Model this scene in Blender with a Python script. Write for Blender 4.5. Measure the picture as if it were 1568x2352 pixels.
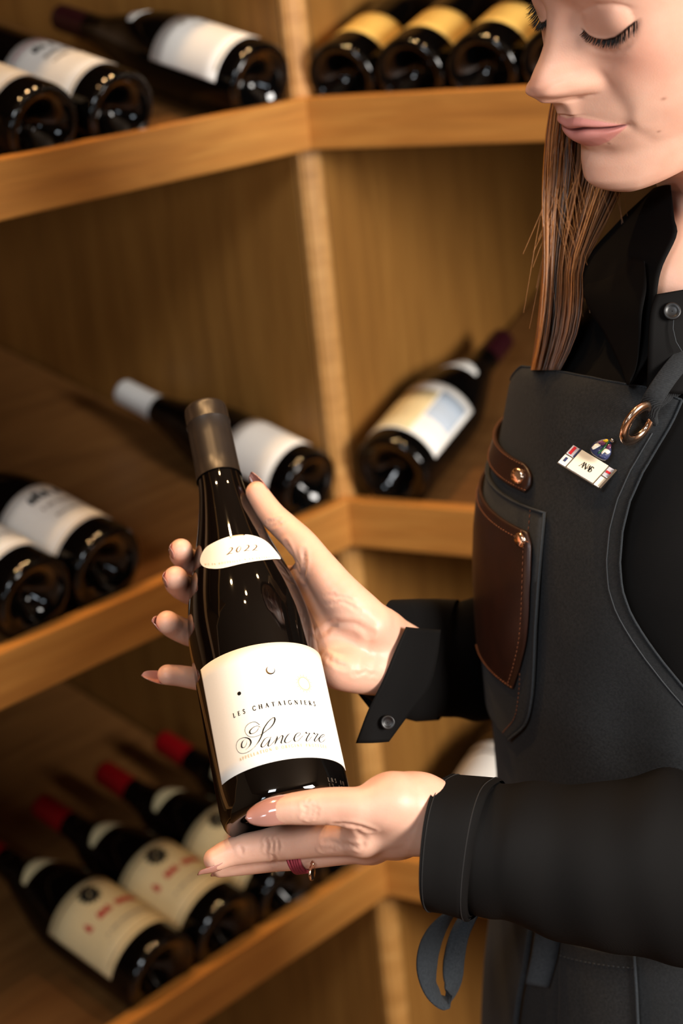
import bpy, bmesh, math, random
import numpy as np
from mathutils import Vector, Matrix

random.seed(7); np.random.seed(7)
SC = bpy.context.scene
COL = SC.collection
for o in list(bpy.data.objects): bpy.data.objects.remove(o)

# ------------------------------------------------------------------ camera
FPX = 4285.0                       # focal length in pixels of the 1568 x 2352 frame
ROLL, PITCH = -0.1035, 0.3013
CAM = np.array([0.0, 0.0, 1.55])
FWD = np.array([0, math.cos(PITCH), -math.sin(PITCH)])
_R0 = np.array([1.0, 0, 0]); _U0 = np.cross(_R0, FWD)
RGT = math.cos(ROLL)*_R0 + math.sin(ROLL)*_U0
UPV = -math.sin(ROLL)*_R0 + math.cos(ROLL)*_U0
def P(x, y, d):                    # a point of the place, measured from the photographer's position
    return CAM + d*(FWD + (x-784)/FPX*RGT - (y-1176)/FPX*UPV)
def proj(p):
    v = np.asarray(p, float)-CAM; z = v@FWD
    return np.stack([784+FPX*(v@RGT)/z, 1176-FPX*(v@UPV)/z, z], -1)

cam = bpy.data.cameras.new('camera'); camo = bpy.data.objects.new('camera', cam); COL.objects.link(camo)
cam.sensor_fit = 'HORIZONTAL'; cam.sensor_width = 24.0; cam.lens = FPX/1568*24.0
M = Matrix.Identity(4)
for i in range(3):
    M[i][0], M[i][1], M[i][2], M[i][3] = RGT[i], UPV[i], -FWD[i], CAM[i]
camo.matrix_world = M
cam.clip_start = 0.05; cam.clip_end = 50
cam.dof.use_dof = True; cam.dof.focus_distance = 1.16; cam.dof.aperture_fstop = 4.9
SC.camera = camo

# ------------------------------------------------------------------ light
w = bpy.data.worlds.new('world'); SC.world = w; w.use_nodes = True
w.node_tree.nodes['Background'].inputs[0].default_value = (1.0, 0.86, 0.68, 1)
w.node_tree.nodes['Background'].inputs[1].default_value = 0.07
def area(name, loc, target, size, power, col, sy=None, spread=180):
    l = bpy.data.lights.new(name, 'AREA'); l.energy = power; l.color = col; l.size = size
    l.shape = 'RECTANGLE'; l.size_y = sy or size; l.spread = math.radians(spread)
    o = bpy.data.objects.new(name, l); COL.objects.link(o); o.location = loc
    d = Vector(target)-Vector(loc); o.rotation_euler = d.to_track_quat('-Z', 'Y').to_euler()
    return o
def spot(name, loc, target, power, col, ang=70, blend=.6, rad=.03):
    l = bpy.data.lights.new(name, 'SPOT'); l.energy = power; l.color = col
    l.spot_size = math.radians(ang); l.spot_blend = blend; l.shadow_soft_size = rad
    o = bpy.data.objects.new(name, l); COL.objects.link(o); o.location = loc
    d = Vector(target)-Vector(loc); o.rotation_euler = d.to_track_quat('-Z', 'Y').to_euler()
    return o
WARM = (1.0, 0.60, 0.27); SOFT = (1.0, 0.94, 0.87); DAY = (0.80, 0.90, 1.0)
area('key_light', (2.0, -0.55, 1.78), (0.05, 1.3, 1.12), .9, 112, SOFT, .9)  # soft key added off to the right; the wall there has no window
area('daylight_fill', (-0.7, -0.9, 2.5), (-0.3, 1.7, 1.2), 0.55, 25, (0.9, 0.95, 1.0), .55)  # cool fill added from the upper left to brighten the shelf labels
area('shopfront_daylight', (-1.5, -1.7, 1.4), (0.0, 1.6, 1.0), 0.30, 5, DAY, .5)
area('shopfront_daylight', (0.55, -2.0, 1.15), (0.0, 1.6, 1.0), 0.28, 5, DAY, .45)
for lx, ly, pw in ((-0.20, 1.60, 44), (0.14, 1.76, 40), (-0.52, 1.26, 44), (0.52, 1.50, 34), (-0.12, 0.92, 11), (-0.03, 1.10, 9)):
    spot('downlight', (lx, ly, 2.55), (lx, ly+.02, 0), pw*.8, WARM, 62, .7, .025)
SC.view_settings.view_transform = 'Standard'
try: SC.view_settings.look = 'None'
except Exception: pass
SC.view_settings.exposure = 0.2; SC.view_settings.gamma = 1.0
SC.view_settings.use_curve_mapping = False
SC.cycles.use_denoising = True
SC.cycles.max_bounces = 8; SC.cycles.caustics_reflective = False; SC.cycles.caustics_refractive = False
SC.cycles.sample_clamp_indirect = 6.0

# ------------------------------------------------------------------ materials
def s2l(c): return tuple(((v/255)/12.92 if v/255 <= .04045 else ((v/255+.055)/1.055)**2.4) for v in c)
class NT:
    def __init__(s, name):
        s.m = bpy.data.materials.new(name); s.m.use_nodes = True; s.t = s.m.node_tree
        s.b = s.t.nodes['Principled BSDF']; s.out = s.t.nodes['Material Output']
    def n(s, typ, **k):
        x = s.t.nodes.new(typ)
        for a, v in k.items(): setattr(x, a, v)
        return x
    def l(s, a, b): s.t.links.new(a, b)
    def coord(s, scale=(1, 1, 1), kind='Object', rot=(0, 0, 0)):
        tc = s.n('ShaderNodeTexCoord'); mp = s.n('ShaderNodeMapping')
        mp.inputs['Scale'].default_value = scale; mp.inputs['Rotation'].default_value = rot
        s.l(tc.outputs[kind], mp.inputs['Vector']); return mp.outputs['Vector']
    def noise(s, vec, scale, detail=4, rough=.5, dist=0):
        x = s.n('ShaderNodeTexNoise'); x.inputs['Scale'].default_value = scale; x.inputs['Detail'].default_value = detail
        x.inputs['Roughness'].default_value = rough; x.inputs['Distortion'].default_value = dist
        s.l(vec, x.inputs['Vector']); return x.outputs['Fac']
    def ramp(s, fac, stops):
        x = s.n('ShaderNodeValToRGB'); cr = x.color_ramp
        while len(cr.elements) < len(stops): cr.elements.new(.5)
        for e, (p, c) in zip(cr.elements, stops): e.position = p; e.color = (*c, 1)
        s.l(fac, x.inputs['Fac']); return x.outputs['Color']
    def bump(s, h, strength=.2, dist=.001):
        x = s.n('ShaderNodeBump'); x.inputs['Strength'].default_value = strength; x.inputs['Distance'].default_value = dist
        s.l(h, x.inputs['Height']); s.l(x.outputs['Normal'], s.b.inputs['Normal']); return x
    def mix(s, fac, a, b):
        x = s.n('ShaderNodeMix', data_type='RGBA')
        for sock, v in ((x.inputs['Factor'], fac), (x.inputs[6], a), (x.inputs[7], b)):
            if isinstance(v, (int, float)): sock.default_value = v
            elif isinstance(v, tuple): sock.default_value = (*v, 1)
            else: s.l(v, sock)
        return x.outputs[2]
    def set(s, **k):
        for a, v in k.items():
            sk = s.b.inputs[a.replace('_', ' ')]
            if hasattr(v, 'links'): s.l(v, sk)
            elif isinstance(v, tuple): sk.default_value = (*v, 1)[:4] if len(v) == 3 else v
            else: sk.default_value = v
        return s
MATS = {}
def plain(name, rgb, rough=.5, metal=0., coat=0., spec=.5, noise=0., nscale=200):
    t = NT(name); c = s2l(rgb)
    if noise:
        f = t.noise(t.coord(), nscale); t.set(Base_Color=t.ramp(f, [(.3, tuple(v*(1-noise) for v in c)), (.7, tuple(v*(1+noise) for v in c))]))
    else: t.set(Base_Color=c)
    t.set(Roughness=rough, Metallic=metal, Coat_Weight=coat); t.b.inputs['Specular IOR Level'].default_value = spec
    t.b.inputs['Coat Roughness'].default_value = .05
    MATS[name] = t.m; return t.m
def wood(name, a, b, c, rough=.42):
    t = NT(name); v = t.coord((1.6, 22, 22))
    n1 = t.noise(v, 3.0, 6, .6, .6); v2 = t.coord((3, 160, 160)); n2 = t.noise(v2, 4.0, 3)
    col = t.ramp(n1, [(.25, s2l(a)), (.5, s2l(b)), (.78, s2l(c))])
    fine = t.ramp(n2, [(.35, (.72, .72, .72)), (.6, (1, 1, 1))])
    x = t.n('ShaderNodeMix', data_type='RGBA', blend_type='MULTIPLY'); x.inputs['Factor'].default_value = .55
    t.l(col, x.inputs[6]); t.l(fine, x.inputs[7]); t.set(Base_Color=x.outputs[2], Roughness=rough)
    t.bump(n2, .12, .0006); MATS[name] = t.m; return t.m
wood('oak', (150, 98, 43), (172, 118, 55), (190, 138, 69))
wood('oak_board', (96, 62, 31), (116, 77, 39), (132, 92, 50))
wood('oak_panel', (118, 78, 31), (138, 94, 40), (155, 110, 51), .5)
plain('glass_dark', (4, 4, 4), .05, spec=.42)
plain('glass_held', (8, 6, 5), .03, coat=.2)
plain('paper_white', (240, 238, 232), .6, noise=.02)
plain('paper_cream', (226, 208, 160), .6, noise=.03)
plain('paper_yellow', (230, 188, 98), .55, noise=.05, nscale=60)
plain('paper_held', (247, 243, 234), .55, noise=.012, nscale=900)
plain('print_black', (20, 18, 17), .9, spec=.1); plain('print_grey', (150, 140, 128), .6); plain('rim_glow_tan', (196, 176, 140), .6)  # the tan paints warm light along the lower edge of shelf labels
plain('print_gold', (104, 76, 34), .7, spec=.2); plain('print_red', (186, 50, 44), .8); plain('print_pink', (214, 160, 165), .6)
plain('print_pale', (206, 184, 148), .8, spec=.1); plain('print_blue', (176, 190, 205), .6)
plain('capsule_red', (138, 8, 16), .35, coat=.2); plain('capsule_dark', (40, 8, 14), .35); plain('capsule_white', (225, 224, 220), .45)
plain('capsule_brown', (44, 37, 32), .36, metal=.2, noise=.08, nscale=90)
plain('plaster', (128, 106, 82), .8, noise=.02, nscale=20)

# ------------------------------------------------------------------ mesh helpers
def mesh(name, v, f, mat=None, parent=None, smooth=True, link=True):
    me = bpy.data.meshes.new(name); me.from_pydata([tuple(map(float, p)) for p in v], [], [tuple(map(int, q)) for q in f]); me.update()
    if smooth: me.polygons.foreach_set('use_smooth', [True]*len(me.polygons))
    o = bpy.data.objects.new(name, me)
    if mat: me.materials.append(MATS[mat] if isinstance(mat, str) else mat)
    if link: COL.objects.link(o)
    if parent is not None: o.parent = parent
    return o
def bmesh_obj(name, bm, mat, parent=None, smooth=True):
    me = bpy.data.meshes.new(name); bm.to_mesh(me); bm.free()
    if smooth: me.polygons.foreach_set('use_smooth', [True]*len(me.polygons))
    me.materials.append(MATS[mat] if isinstance(mat, str) else mat)
    o = bpy.data.objects.new(name, me); COL.objects.link(o)
    if parent is not None: o.parent = parent
    return o
def empty(name, loc=(0, 0, 0), M=None):
    o = bpy.data.objects.new(name, None); o.empty_display_size = .05; COL.objects.link(o)
    if M is not None: o.matrix_world = M
    else: o.location = loc
    return o
def tag(o, label=None, cat=None, group=None, kind=None):
    if label: o['label'] = label
    if cat: o['category'] = cat
    if group: o['group'] = group
    if kind: o['kind'] = kind
    return o
def frame(o, x, y, z):
    m = Matrix.Identity(4)
    for i in range(3): m[i][0], m[i][1], m[i][2], m[i][3] = float(x[i]), float(y[i]), float(z[i]), float(o[i])
    return m
def box(name, size, M, mat, parent=None, bev=.0015):
    bm = bmesh.new(); bmesh.ops.create_cube(bm, size=1)
    bmesh.ops.scale(bm, vec=size, verts=bm.verts)
    if bev: bmesh.ops.bevel(bm, geom=bm.edges[:], offset=bev, segments=2, affect='EDGES', profile=.6)
    o = bmesh_obj(name, bm, mat, parent, smooth=False)
    if parent is not None: o.matrix_parent_inverse = parent.matrix_world.inverted()
    o.matrix_world = M; return o
def grid_faces(nr, nc, wrap=False, off=0, flip=False):
    F = []
    for i in range(nr-1):
        for j in range(nc if wrap else nc-1):
            a = off+i*nc+j; b = off+i*nc+(j+1) % nc; c = off+(i+1)*nc+(j+1) % nc; d = off+(i+1)*nc+j
            F.append((a, d, c, b) if flip else (a, b, c, d))
    return F
def pchip(x, xs, ys):
    xs = np.asarray(xs, float); ys = np.asarray(ys, float); x = np.asarray(x, float)
    h = np.diff(xs); d = np.diff(ys, axis=0)/(h if ys.ndim == 1 else h[:, None])
    m = np.zeros_like(ys); m[0] = d[0]; m[-1] = d[-1]
    for i in range(1, len(xs)-1):
        a, b = d[i-1], d[i]; s = (a*b) > 0
        den = np.where(np.abs(a)+np.abs(b) > 1e-12, a+b, 1)
        m[i] = np.where(s, 2*a*b/np.where(s, den, 1), 0)
    k = np.clip(np.searchsorted(xs, x)-1, 0, len(xs)-2); t = (x-xs[k])/h[k]; t = np.clip(t, 0, 1)
    if ys.ndim > 1: t = t[:, None]; hk = h[k][:, None]
    else: hk = h[k]
    return (1+2*t)*(1-t)**2*ys[k]+t*(1-t)**2*hk*m[k]+t*t*(3-2*t)*ys[k+1]+t*t*(t-1)*hk*m[k+1]
def spline(pts, n):                # Catmull-Rom through points (chord length)
    p = np.asarray(pts, float)
    if len(p) == 2: return p[0]+(p[1]-p[0])*np.linspace(0, 1, n)[:, None]
    q = np.vstack([2*p[0]-p[1], p, 2*p[-1]-p[-2]])
    L = np.r_[0, np.cumsum(np.linalg.norm(np.diff(p, axis=0), axis=1))]
    s = np.linspace(0, L[-1], n); k = np.clip(np.searchsorted(L, s, 'right')-1, 0, len(p)-2)
    t = ((s-L[k])/np.maximum(L[k+1]-L[k], 1e-9))[:, None]
    a, b, c, d = q[k], q[k+1], q[k+2], q[k+3]
    return .5*((2*b)+(c-a)*t+(2*a-5*b+4*c-d)*t*t+(3*b-a-3*c+d)*t**3)
def revolve(prof, seg):
    th = np.linspace(0, 2*math.pi, seg, endpoint=False); V = []
    for r_, z_ in prof:
        V += [(r_*math.cos(t), r_*math.sin(t), z_) for t in th]
    return V, grid_faces(len(prof), seg, True)
def frames(path):
    p = np.asarray(path, float); t = np.gradient(p, axis=0); t /= np.linalg.norm(t, axis=1)[:, None]+1e-12
    n = np.zeros_like(p); a = np.array([0, 0, 1.]) if abs(t[0][2]) < .9 else np.array([1., 0, 0])
    n[0] = np.cross(np.cross(t[0], a), t[0]); n[0] /= np.linalg.norm(n[0])
    for i in range(1, len(p)):
        v = n[i-1]-t[i]*(n[i-1]@t[i]); n[i] = v/(np.linalg.norm(v)+1e-12)
    return t, n, np.cross(t, n)
def tube(path, rad, seg=8, cap=True):
    p = np.asarray(path, float); rad = np.broadcast_to(rad, (len(p),)); t, n, b = frames(p)
    th = np.linspace(0, 2*math.pi, seg, endpoint=False); V = []
    for i in range(len(p)):
        V += list(p[i]+rad[i]*(np.cos(th)[:, None]*n[i]+np.sin(th)[:, None]*b[i]))
    F = grid_faces(len(p), seg, True)
    if cap: F += [tuple(range(seg))[::-1], tuple(range((len(p)-1)*seg, len(p)*seg))]
    return V, F
class MB:
    def __init__(s): s.v = []; s.f = []
    def add(s, V, F):
        o = len(s.v); s.v += [tuple(p) for p in V]; s.f += [tuple(i+o for i in q) for q in F]; return s
    def build(s, name, mat, parent=None, smooth=True): return mesh(name, s.v, s.f, mat, parent, smooth)
# ------------------------------------------------------------------ the room
def slab(name, lo, hi, mat):
    c = [(a+b)/2 for a, b in zip(lo, hi)]; s = [b-a for a, b in zip(lo, hi)]
    o = box(name, s, Matrix.Translation(c), mat, None, 0); o['kind'] = 'structure'; return o
wood('floor_oak', (96, 64, 36), (122, 84, 50), (140, 100, 60), .35)
slab('floor', (-2.6, -2.4, -.05), (2.6, 3.4, 0), 'floor_oak')
slab('ceiling', (-2.6, -2.4, 2.62), (2.6, 3.4, 2.7), 'plaster')
slab('wall_left', (-2.7, -2.4, 0), (-2.6, 3.4, 2.62), 'plaster')
slab('wall_right', (2.6, -2.4, 0), (2.7, 3.4, 2.62), 'plaster')
slab('wall_back', (-2.6, 3.4, 0), (2.6, 3.5, 2.62), 'plaster')
slab('wall_front', (-2.6, -2.5, 0), (2.6, -2.4, 2.62), 'plaster')

# ------------------------------------------------------------------ shelving: two bays meeting in a corner
AL, AR, TILT = math.radians(42.3), math.radians(122.3), math.radians(15.6)
ZV = np.array([0, 0, 1.])
eL = np.array([math.sin(AL), math.cos(AL), 0]); eR = np.array([math.sin(AR), math.cos(AR), 0])
dL = np.array([-math.cos(AL), math.sin(AL), 0]); dR = np.array([-math.cos(AR), math.sin(AR), 0])
COR = P(797, 1150, 2.0); STEP = .425; LIP = .02; LIPH = .052; SINK = {-2: .028, -1: .029, 0: .016, 1: .025, 2: .025}; DEPTH = .62
bL = dL*math.cos(TILT)+ZV*math.sin(TILT); nL = -dL*math.sin(TILT)+ZV*math.cos(TILT)
bR = dR*math.cos(TILT)+ZV*math.sin(TILT); nR = -dR*math.sin(TILT)+ZV*math.cos(TILT)
def shelf_unit(name, e, d, b, n, width, label, flip):
    # e runs along the front away from the corner, d into the wall
    root = empty(name, (COR[0], COR[1], 0)); tag(root, label, 'shelf')
    bpy.context.view_layer.update()
    f = -1 if flip else 1
    for lev in (-2, -1, 0, 1, 2):
        o = COR+ZV*(STEP*lev)
        mid = o+e*(width/2-.008)+d*(LIP/2)-ZV*(LIPH/2)
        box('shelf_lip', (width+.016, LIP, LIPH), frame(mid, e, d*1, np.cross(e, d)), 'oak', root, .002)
        L = DEPTH/math.cos(TILT)-.03
        st = o+d*LIP-ZV*SINK[lev]
        mid = st+e*(width/2)+b*(L/2)-n*.009
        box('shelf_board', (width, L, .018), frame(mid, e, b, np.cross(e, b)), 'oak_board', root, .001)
    H = 2.2
    mid = np.array([COR[0], COR[1], 0])+d*(LIP+.012+DEPTH/2)-e*(.006+.009)+ZV*(H/2+.05)
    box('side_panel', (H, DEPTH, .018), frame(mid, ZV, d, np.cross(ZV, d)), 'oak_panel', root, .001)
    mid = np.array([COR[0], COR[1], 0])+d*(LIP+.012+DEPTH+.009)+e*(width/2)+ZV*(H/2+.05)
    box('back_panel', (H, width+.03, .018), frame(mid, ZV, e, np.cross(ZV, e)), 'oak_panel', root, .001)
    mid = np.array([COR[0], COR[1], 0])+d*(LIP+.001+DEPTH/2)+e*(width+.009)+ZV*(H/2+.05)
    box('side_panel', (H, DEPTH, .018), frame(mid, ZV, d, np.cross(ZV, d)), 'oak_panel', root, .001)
    return root
unitL = shelf_unit('wine_shelf', -eL, dL, bL, nL, 1.15, 'oak wine shelf bay on the left with sloping boards and raised front lips', False)
unitR = shelf_unit('wine_shelf', eR, dR, bR, nR, 1.0, 'oak wine shelf bay on the right, partly behind the woman', True)
# corner post between the bays
c0 = np.array([COR[0], COR[1], 0]); q = [c0+eL*.006+dL*.021, c0-eR*.006+dR*.021, c0-eR*.006+dR*.032, c0+eL*.006+dL*.032]
bm = bmesh.new(); lo = [bm.verts.new(tuple(p+ZV*.05)) for p in q]; hi = [bm.verts.new(tuple(p+ZV*2.25)) for p in q]
bm.faces.new(lo[::-1]); bm.faces.new(hi)
for i in range(4): bm.faces.new((lo[i], lo[(i+1) % 4], hi[(i+1) % 4], hi[i]))
bmesh.ops.bevel(bm, geom=[ed for ed in bm.edges if abs(ed.verts[0].co.z-ed.verts[1].co.z) > 1], offset=.003, segments=3, affect='EDGES')
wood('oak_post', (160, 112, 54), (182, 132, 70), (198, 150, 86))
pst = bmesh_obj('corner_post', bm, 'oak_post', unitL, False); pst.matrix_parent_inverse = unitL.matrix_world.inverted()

# ------------------------------------------------------------------ bottles
def bottle_profile(R, L, kind):
    p = [(0.0005, .024), (.006, .0235), (.012, .019), (.019, .011), (.026, .004), (R-.0085, .0008), (R-.0055, 0), (R-.003, .0008), (R-.0012, .003), (R, .008)]
    k = R/.041
    if kind == 'burgundy':
        s = [(.123, .041), (.133, .0405), (.143, .0392), (.153, .0374), (.163, .0350), (.173, .0322), (.183, .0292), (.193, .0262), (.205, .0228), (.223, .0185), (.243, .0152), (.262, .0144), (L-.012, .0142)]
    else:
        s = [(.185, .041), (.195, .0405), (.203, .039), (.211, .035), (.219, .028), (.227, .0205), (.235, .0165), (.248, .0148), (L-.012, .0142)]
    zz = np.array([a for a, _ in s]); rr = np.array([b*(k if b > .02 else 1) for _, b in s])
    for z_ in np.linspace(.02, zz[0], 5)[:-1]: p.append((R, z_))
    for z_ in np.linspace(zz[0], zz[-1], 44): p.append((float(pchip(np.array([z_]), zz, rr)[0]), z_))
    p += [(.0142, L-.004), (.0130, L-.001), (.0105, L), (.0005, L)]
    return p
def radius_at(prof, h):
    z_ = np.array([b for _, b in prof[9:]]); r_ = np.array([a for a, _ in prof[9:]]); return np.interp(h, z_, r_)
def sleeve(prof, h0, h1, off, seg, n=14):
    hs = np.linspace(h0, h1, n)
    return revolve([(max(radius_at(prof, h)+off, .0005), h) for h in hs], seg)
def patch(prof, p0, p1, h0, h1, off=.0003, nu=40, nv=6, top=None, bot=None):
    # paper stuck on the glass: angle p (deg, 0 = +X), height h (m); has an edge thickness
    V = []
    for sgn in (off, -.0002):
        for i in range(nv):
            for j in range(nu):
                u = j/(nu-1); a = math.radians(p0+(p1-p0)*u); hb = h0+(bot(u) if bot else 0); ht = h1+(top(u) if top else 0)
                h = hb+(ht-hb)*i/(nv-1); r_ = radius_at(prof, h)+sgn
                V.append((r_*math.cos(a), r_*math.sin(a), h))
    F = grid_faces(nv, nu); N = nu*nv
    F += grid_faces(nv, nu, off=N, flip=True)
    rim = [j for j in range(nu)]+[i*nu+nu-1 for i in range(1, nv)]+[(nv-1)*nu+j for j in range(nu-2, -1, -1)]+[i*nu for i in range(nv-2, 0, -1)]
    for i in range(len(rim)):
        a, b = rim[i], rim[(i+1) % len(rim)]; F.append((b, a, a+N, b+N))
    return V, F
def ribbon2d(pts, wid):
    p = np.asarray(pts, float); t = np.gradient(p, axis=0); t /= np.linalg.norm(t, axis=1)[:, None]+1e-9
    n = np.stack([-t[:, 1], t[:, 0]], 1); wid = np.broadcast_to(wid, (len(p),))[:, None]
    return np.vstack([p+n*wid/2, p-n*wid/2]), [(i, i+1, len(p)+i+1, len(p)+i) for i in range(len(p)-1)]
def wrap(prof, V2, F, off, ang0=0.0, R0=None):
    # V2 in metres: x along the circumference (at radius R0), y = height
    out = []
    for x, h in V2:
        r_ = radius_at(prof, h); a = math.radians(ang0)+x/(R0 or r_)
        out.append(((r_+off)*math.cos(a), (r_+off)*math.sin(a), h))
    return out, F
PROFS = {}
GLASS = {}
def glass_mesh(R, L, kind, seg=72, mat='glass_dark'):
    key = (R, L, kind, mat)
    if key not in GLASS:
        prof = bottle_profile(R, L, kind); V, F = revolve(prof, seg)
        o = mesh('glass', V, F, mat, None, True, link=False); GLASS[key] = (o.data, prof)
    return GLASS[key]
def scribble(prof, x0, x1, h, size, seed, ang0, R0, weight=.35):
    # a line of lettering too blurred to read: upright strokes and arches of uneven width
    rnd = random.Random(seed); B = MB(); x = x0
    while x < x1:
        wv = size*rnd.uniform(.35, .7); k = rnd.random()
        if k < .75:
            hh = size*rnd.choice([.7, .7, 1.0])
            pts = spline([(x, h), (x+wv*.15, h+hh), (x+wv*.5, h+hh*.9), (x+wv*.7, h)], 7)
            V2, F = ribbon2d(pts, size*weight*.6); B.add(*wrap(prof, V2, F, .0006, ang0, R0))
            if rnd.random() < .6:
                V2, F = ribbon2d([(x, h+hh*.5), (x+wv*.7, h+hh*.5)], size*.15); B.add(*wrap(prof, V2, F, .0006, ang0, R0))
        x += wv*1.15
    return B
def shelf_bottle(side, lev, s, label, group=None, R=.041, L=.298, kind='burgundy', cap='capsule_red', caph=.05, lab='paper_white', lh=(.03, .115), lspan=(-75, 75), twist=0,
                 neck=None, marks=(), knurl=False, yaw=0, push=.004):
    e, b, n, d = (-eL, bL, nL, dL) if side == 'L' else (eR, bR, nR, dR)
    me, prof = glass_mesh(R, L, kind)
    base = COR+ZV*(STEP*lev-SINK[lev])+e*s+d*LIP+n*(R+.0006)+b*(push+ .0005)
    z_ = np.array(b); 
    if yaw:
        ca, sa = math.cos(math.radians(yaw)), math.sin(math.radians(yaw)); z_ = z_*ca+np.cross(n, z_)*sa
    x_ = np.array(n); y_ = np.cross(z_, x_)
    root = empty('wine_bottle', M=frame(base, x_, y_, z_)); tag(root, label, 'bottle', group)
    g = bpy.data.objects.new('glass', me); COL.objects.link(g); g.parent = root
    if cap:
        V, F = sleeve(prof, L-caph, L-.0005, .0004, 40, 18)
        V += [(0, 0, L+.0006)]; k = 17*40; F += [(k+i, k+(i+1) % 40, len(V)-1) for i in range(40)]
        mesh('capsule', V, F, cap, root)
    if lab:
        V, F = patch(prof, lspan[0]+twist, lspan[1]+twist, lh[0], lh[1]); lo = mesh('label', V, F, lab, root)
        for mk in marks:
            mk(prof, lo, twist, R)
    if neck:
        h0, h1, p0, p1, m_ = neck
        V, F = patch(prof, p0+twist, p1+twist, h0, h1, .0003, 24, 6, top=lambda u: -.6*(h1-h0)*(2*u-1)**2); mesh('neck_label', V, F, m_, root)
    if knurl:
        B = MB()
        for i in range(56):
            a = 2*math.pi*i/56; r_ = R-.0042; c = np.array([r_*math.cos(a), r_*math.sin(a), .0009]); t = np.array([-math.sin(a), math.cos(a), 0]); rr = np.array([math.cos(a), math.sin(a), 0])
            path = [c-rr*.0022+ZV*-.0002, c+ZV*-.0008, c+rr*.0024+ZV*.0012]; B.add(*tube(path, [.0007, .0011, .0007], 6))
        o = B.build('base_knurling', 'glass_dark', root)
    return root
def m_text(mat, x0, x1, h, size, seed, weight=.4):
    def f(prof, lo, tw, R): scribble(prof, x0, x1, h, size, seed, tw, R, weight).build('lettering', mat, lo)
    return f
def m_line(mat, x0, x1, h, wd):
    def f(prof, lo, tw, R):
        V2, F = ribbon2d(np.stack([np.linspace(x0, x1, 24), np.full(24, h)], 1), wd); V, F = wrap(prof, V2, F, .0006, tw, R); mesh('print_or_glow_line', V, F, mat, lo)  # tan lines stand in for a warm rim of light, the others are print
    return f
def m_crest(mat, x, h, r_):
    def f(prof, lo, tw, R):
        B = MB()
        for k in range(12):
            a = 2*math.pi*k/12; q = [(x+r_*.25*math.cos(a), h+r_*.25*math.sin(a)), (x+r_*.7*math.cos(a+.25), h+r_*.7*math.sin(a+.25)), (x+r_*math.cos(a), h+r_*math.sin(a))]
            V2, F = ribbon2d(spline(q, 5), [r_*.12, r_*.3, r_*.34, r_*.26, r_*.05]); B.add(*wrap(prof, V2, F, .0006, tw, R))
        for rr in (.2, .55):
            a = np.linspace(0, 2*math.pi, 25); V2, F = ribbon2d(np.stack([x+r_*rr*np.cos(a), h+r_*rr*np.sin(a)], 1), r_*.14); B.add(*wrap(prof, V2, F, .0006, tw, R))
        B.build('crest', mat, lo)
    return f
def m_panel(mat, x0, x1, h0, h1):
    def f(prof, lo, tw, R):
        V, F = patch(prof, math.degrees(x0/R)+tw, math.degrees(x1/R)+tw, h0, h1, .0006, 20, 4); mesh('printed_panel', V, F, mat, lo)
    return f
# upper left: a pair with ribbed bases, then one beside the post
g = 'pair of bottles on the upper left shelf'
shelf_bottle('L', 1, .330, 'wine bottle with ribbed base, leftmost on the upper shelf, cut by picture edge', g, R=.0405, kind='bordeaux', cap='capsule_dark', lh=(.03, .125), lspan=(-70, 78), twist=-12, knurl=True,
             marks=[m_text('print_black', -.03, .03, .1, .008, 1), m_line('rim_glow_tan', -.043, .048, .032, .0022)])
shelf_bottle('L', 1, .236, 'wine bottle with ribbed base and white label, second from the left on the upper shelf', g, R=.0405, kind='bordeaux', cap='capsule_dark', lh=(.03, .125), lspan=(-70, 78), twist=-12, knurl=True,
             marks=[m_text('print_black', -.02, .03, .098, .009, 2), m_text('print_grey', -.015, .025, .082, .005, 3), m_text('print_grey', -.015, .025, .07, .004, 31), m_line('print_pink', -.03, .03, .116, .0015), m_line('rim_glow_tan', -.043, .048, .032, .0022)])
shelf_bottle('L', 1, .048, 'wine bottle with dark red capsule and white script label beside the corner post', R=.0430, kind='burgundy', cap='capsule_dark', lh=(.024, .115), lspan=(-78, 70), twist=-8,
             neck=(.165, .185, -30, 60, 'paper_white'), marks=[m_text('print_grey', -.012, .03, .098, .009, 4, .25), m_text('print_grey', -.005, .03, .083, .004, 5, .25), m_line('rim_glow_tan', -.048, .048, .027, .0025)])
g = 'yellow-labelled bottles on the upper right shelf'
yl = ['first yellow-labelled wine bottle on the upper shelf, right next to the corner post', 'second yellow-labelled wine bottle from the corner post on the upper shelf',
      'third yellow-labelled wine bottle from the corner post, beside the woman\'s eyelashes', 'dark wine bottle base mostly hidden behind the woman\'s nose and eye']
for i, s_ in enumerate((.034, .112, .191, .270)):
    shelf_bottle('R', 1, s_, yl[i], g, R=.0385, cap='capsule_dark', lab='paper_yellow', lh=(.036, .085), lspan=(-85, 85), twist=6)
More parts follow.
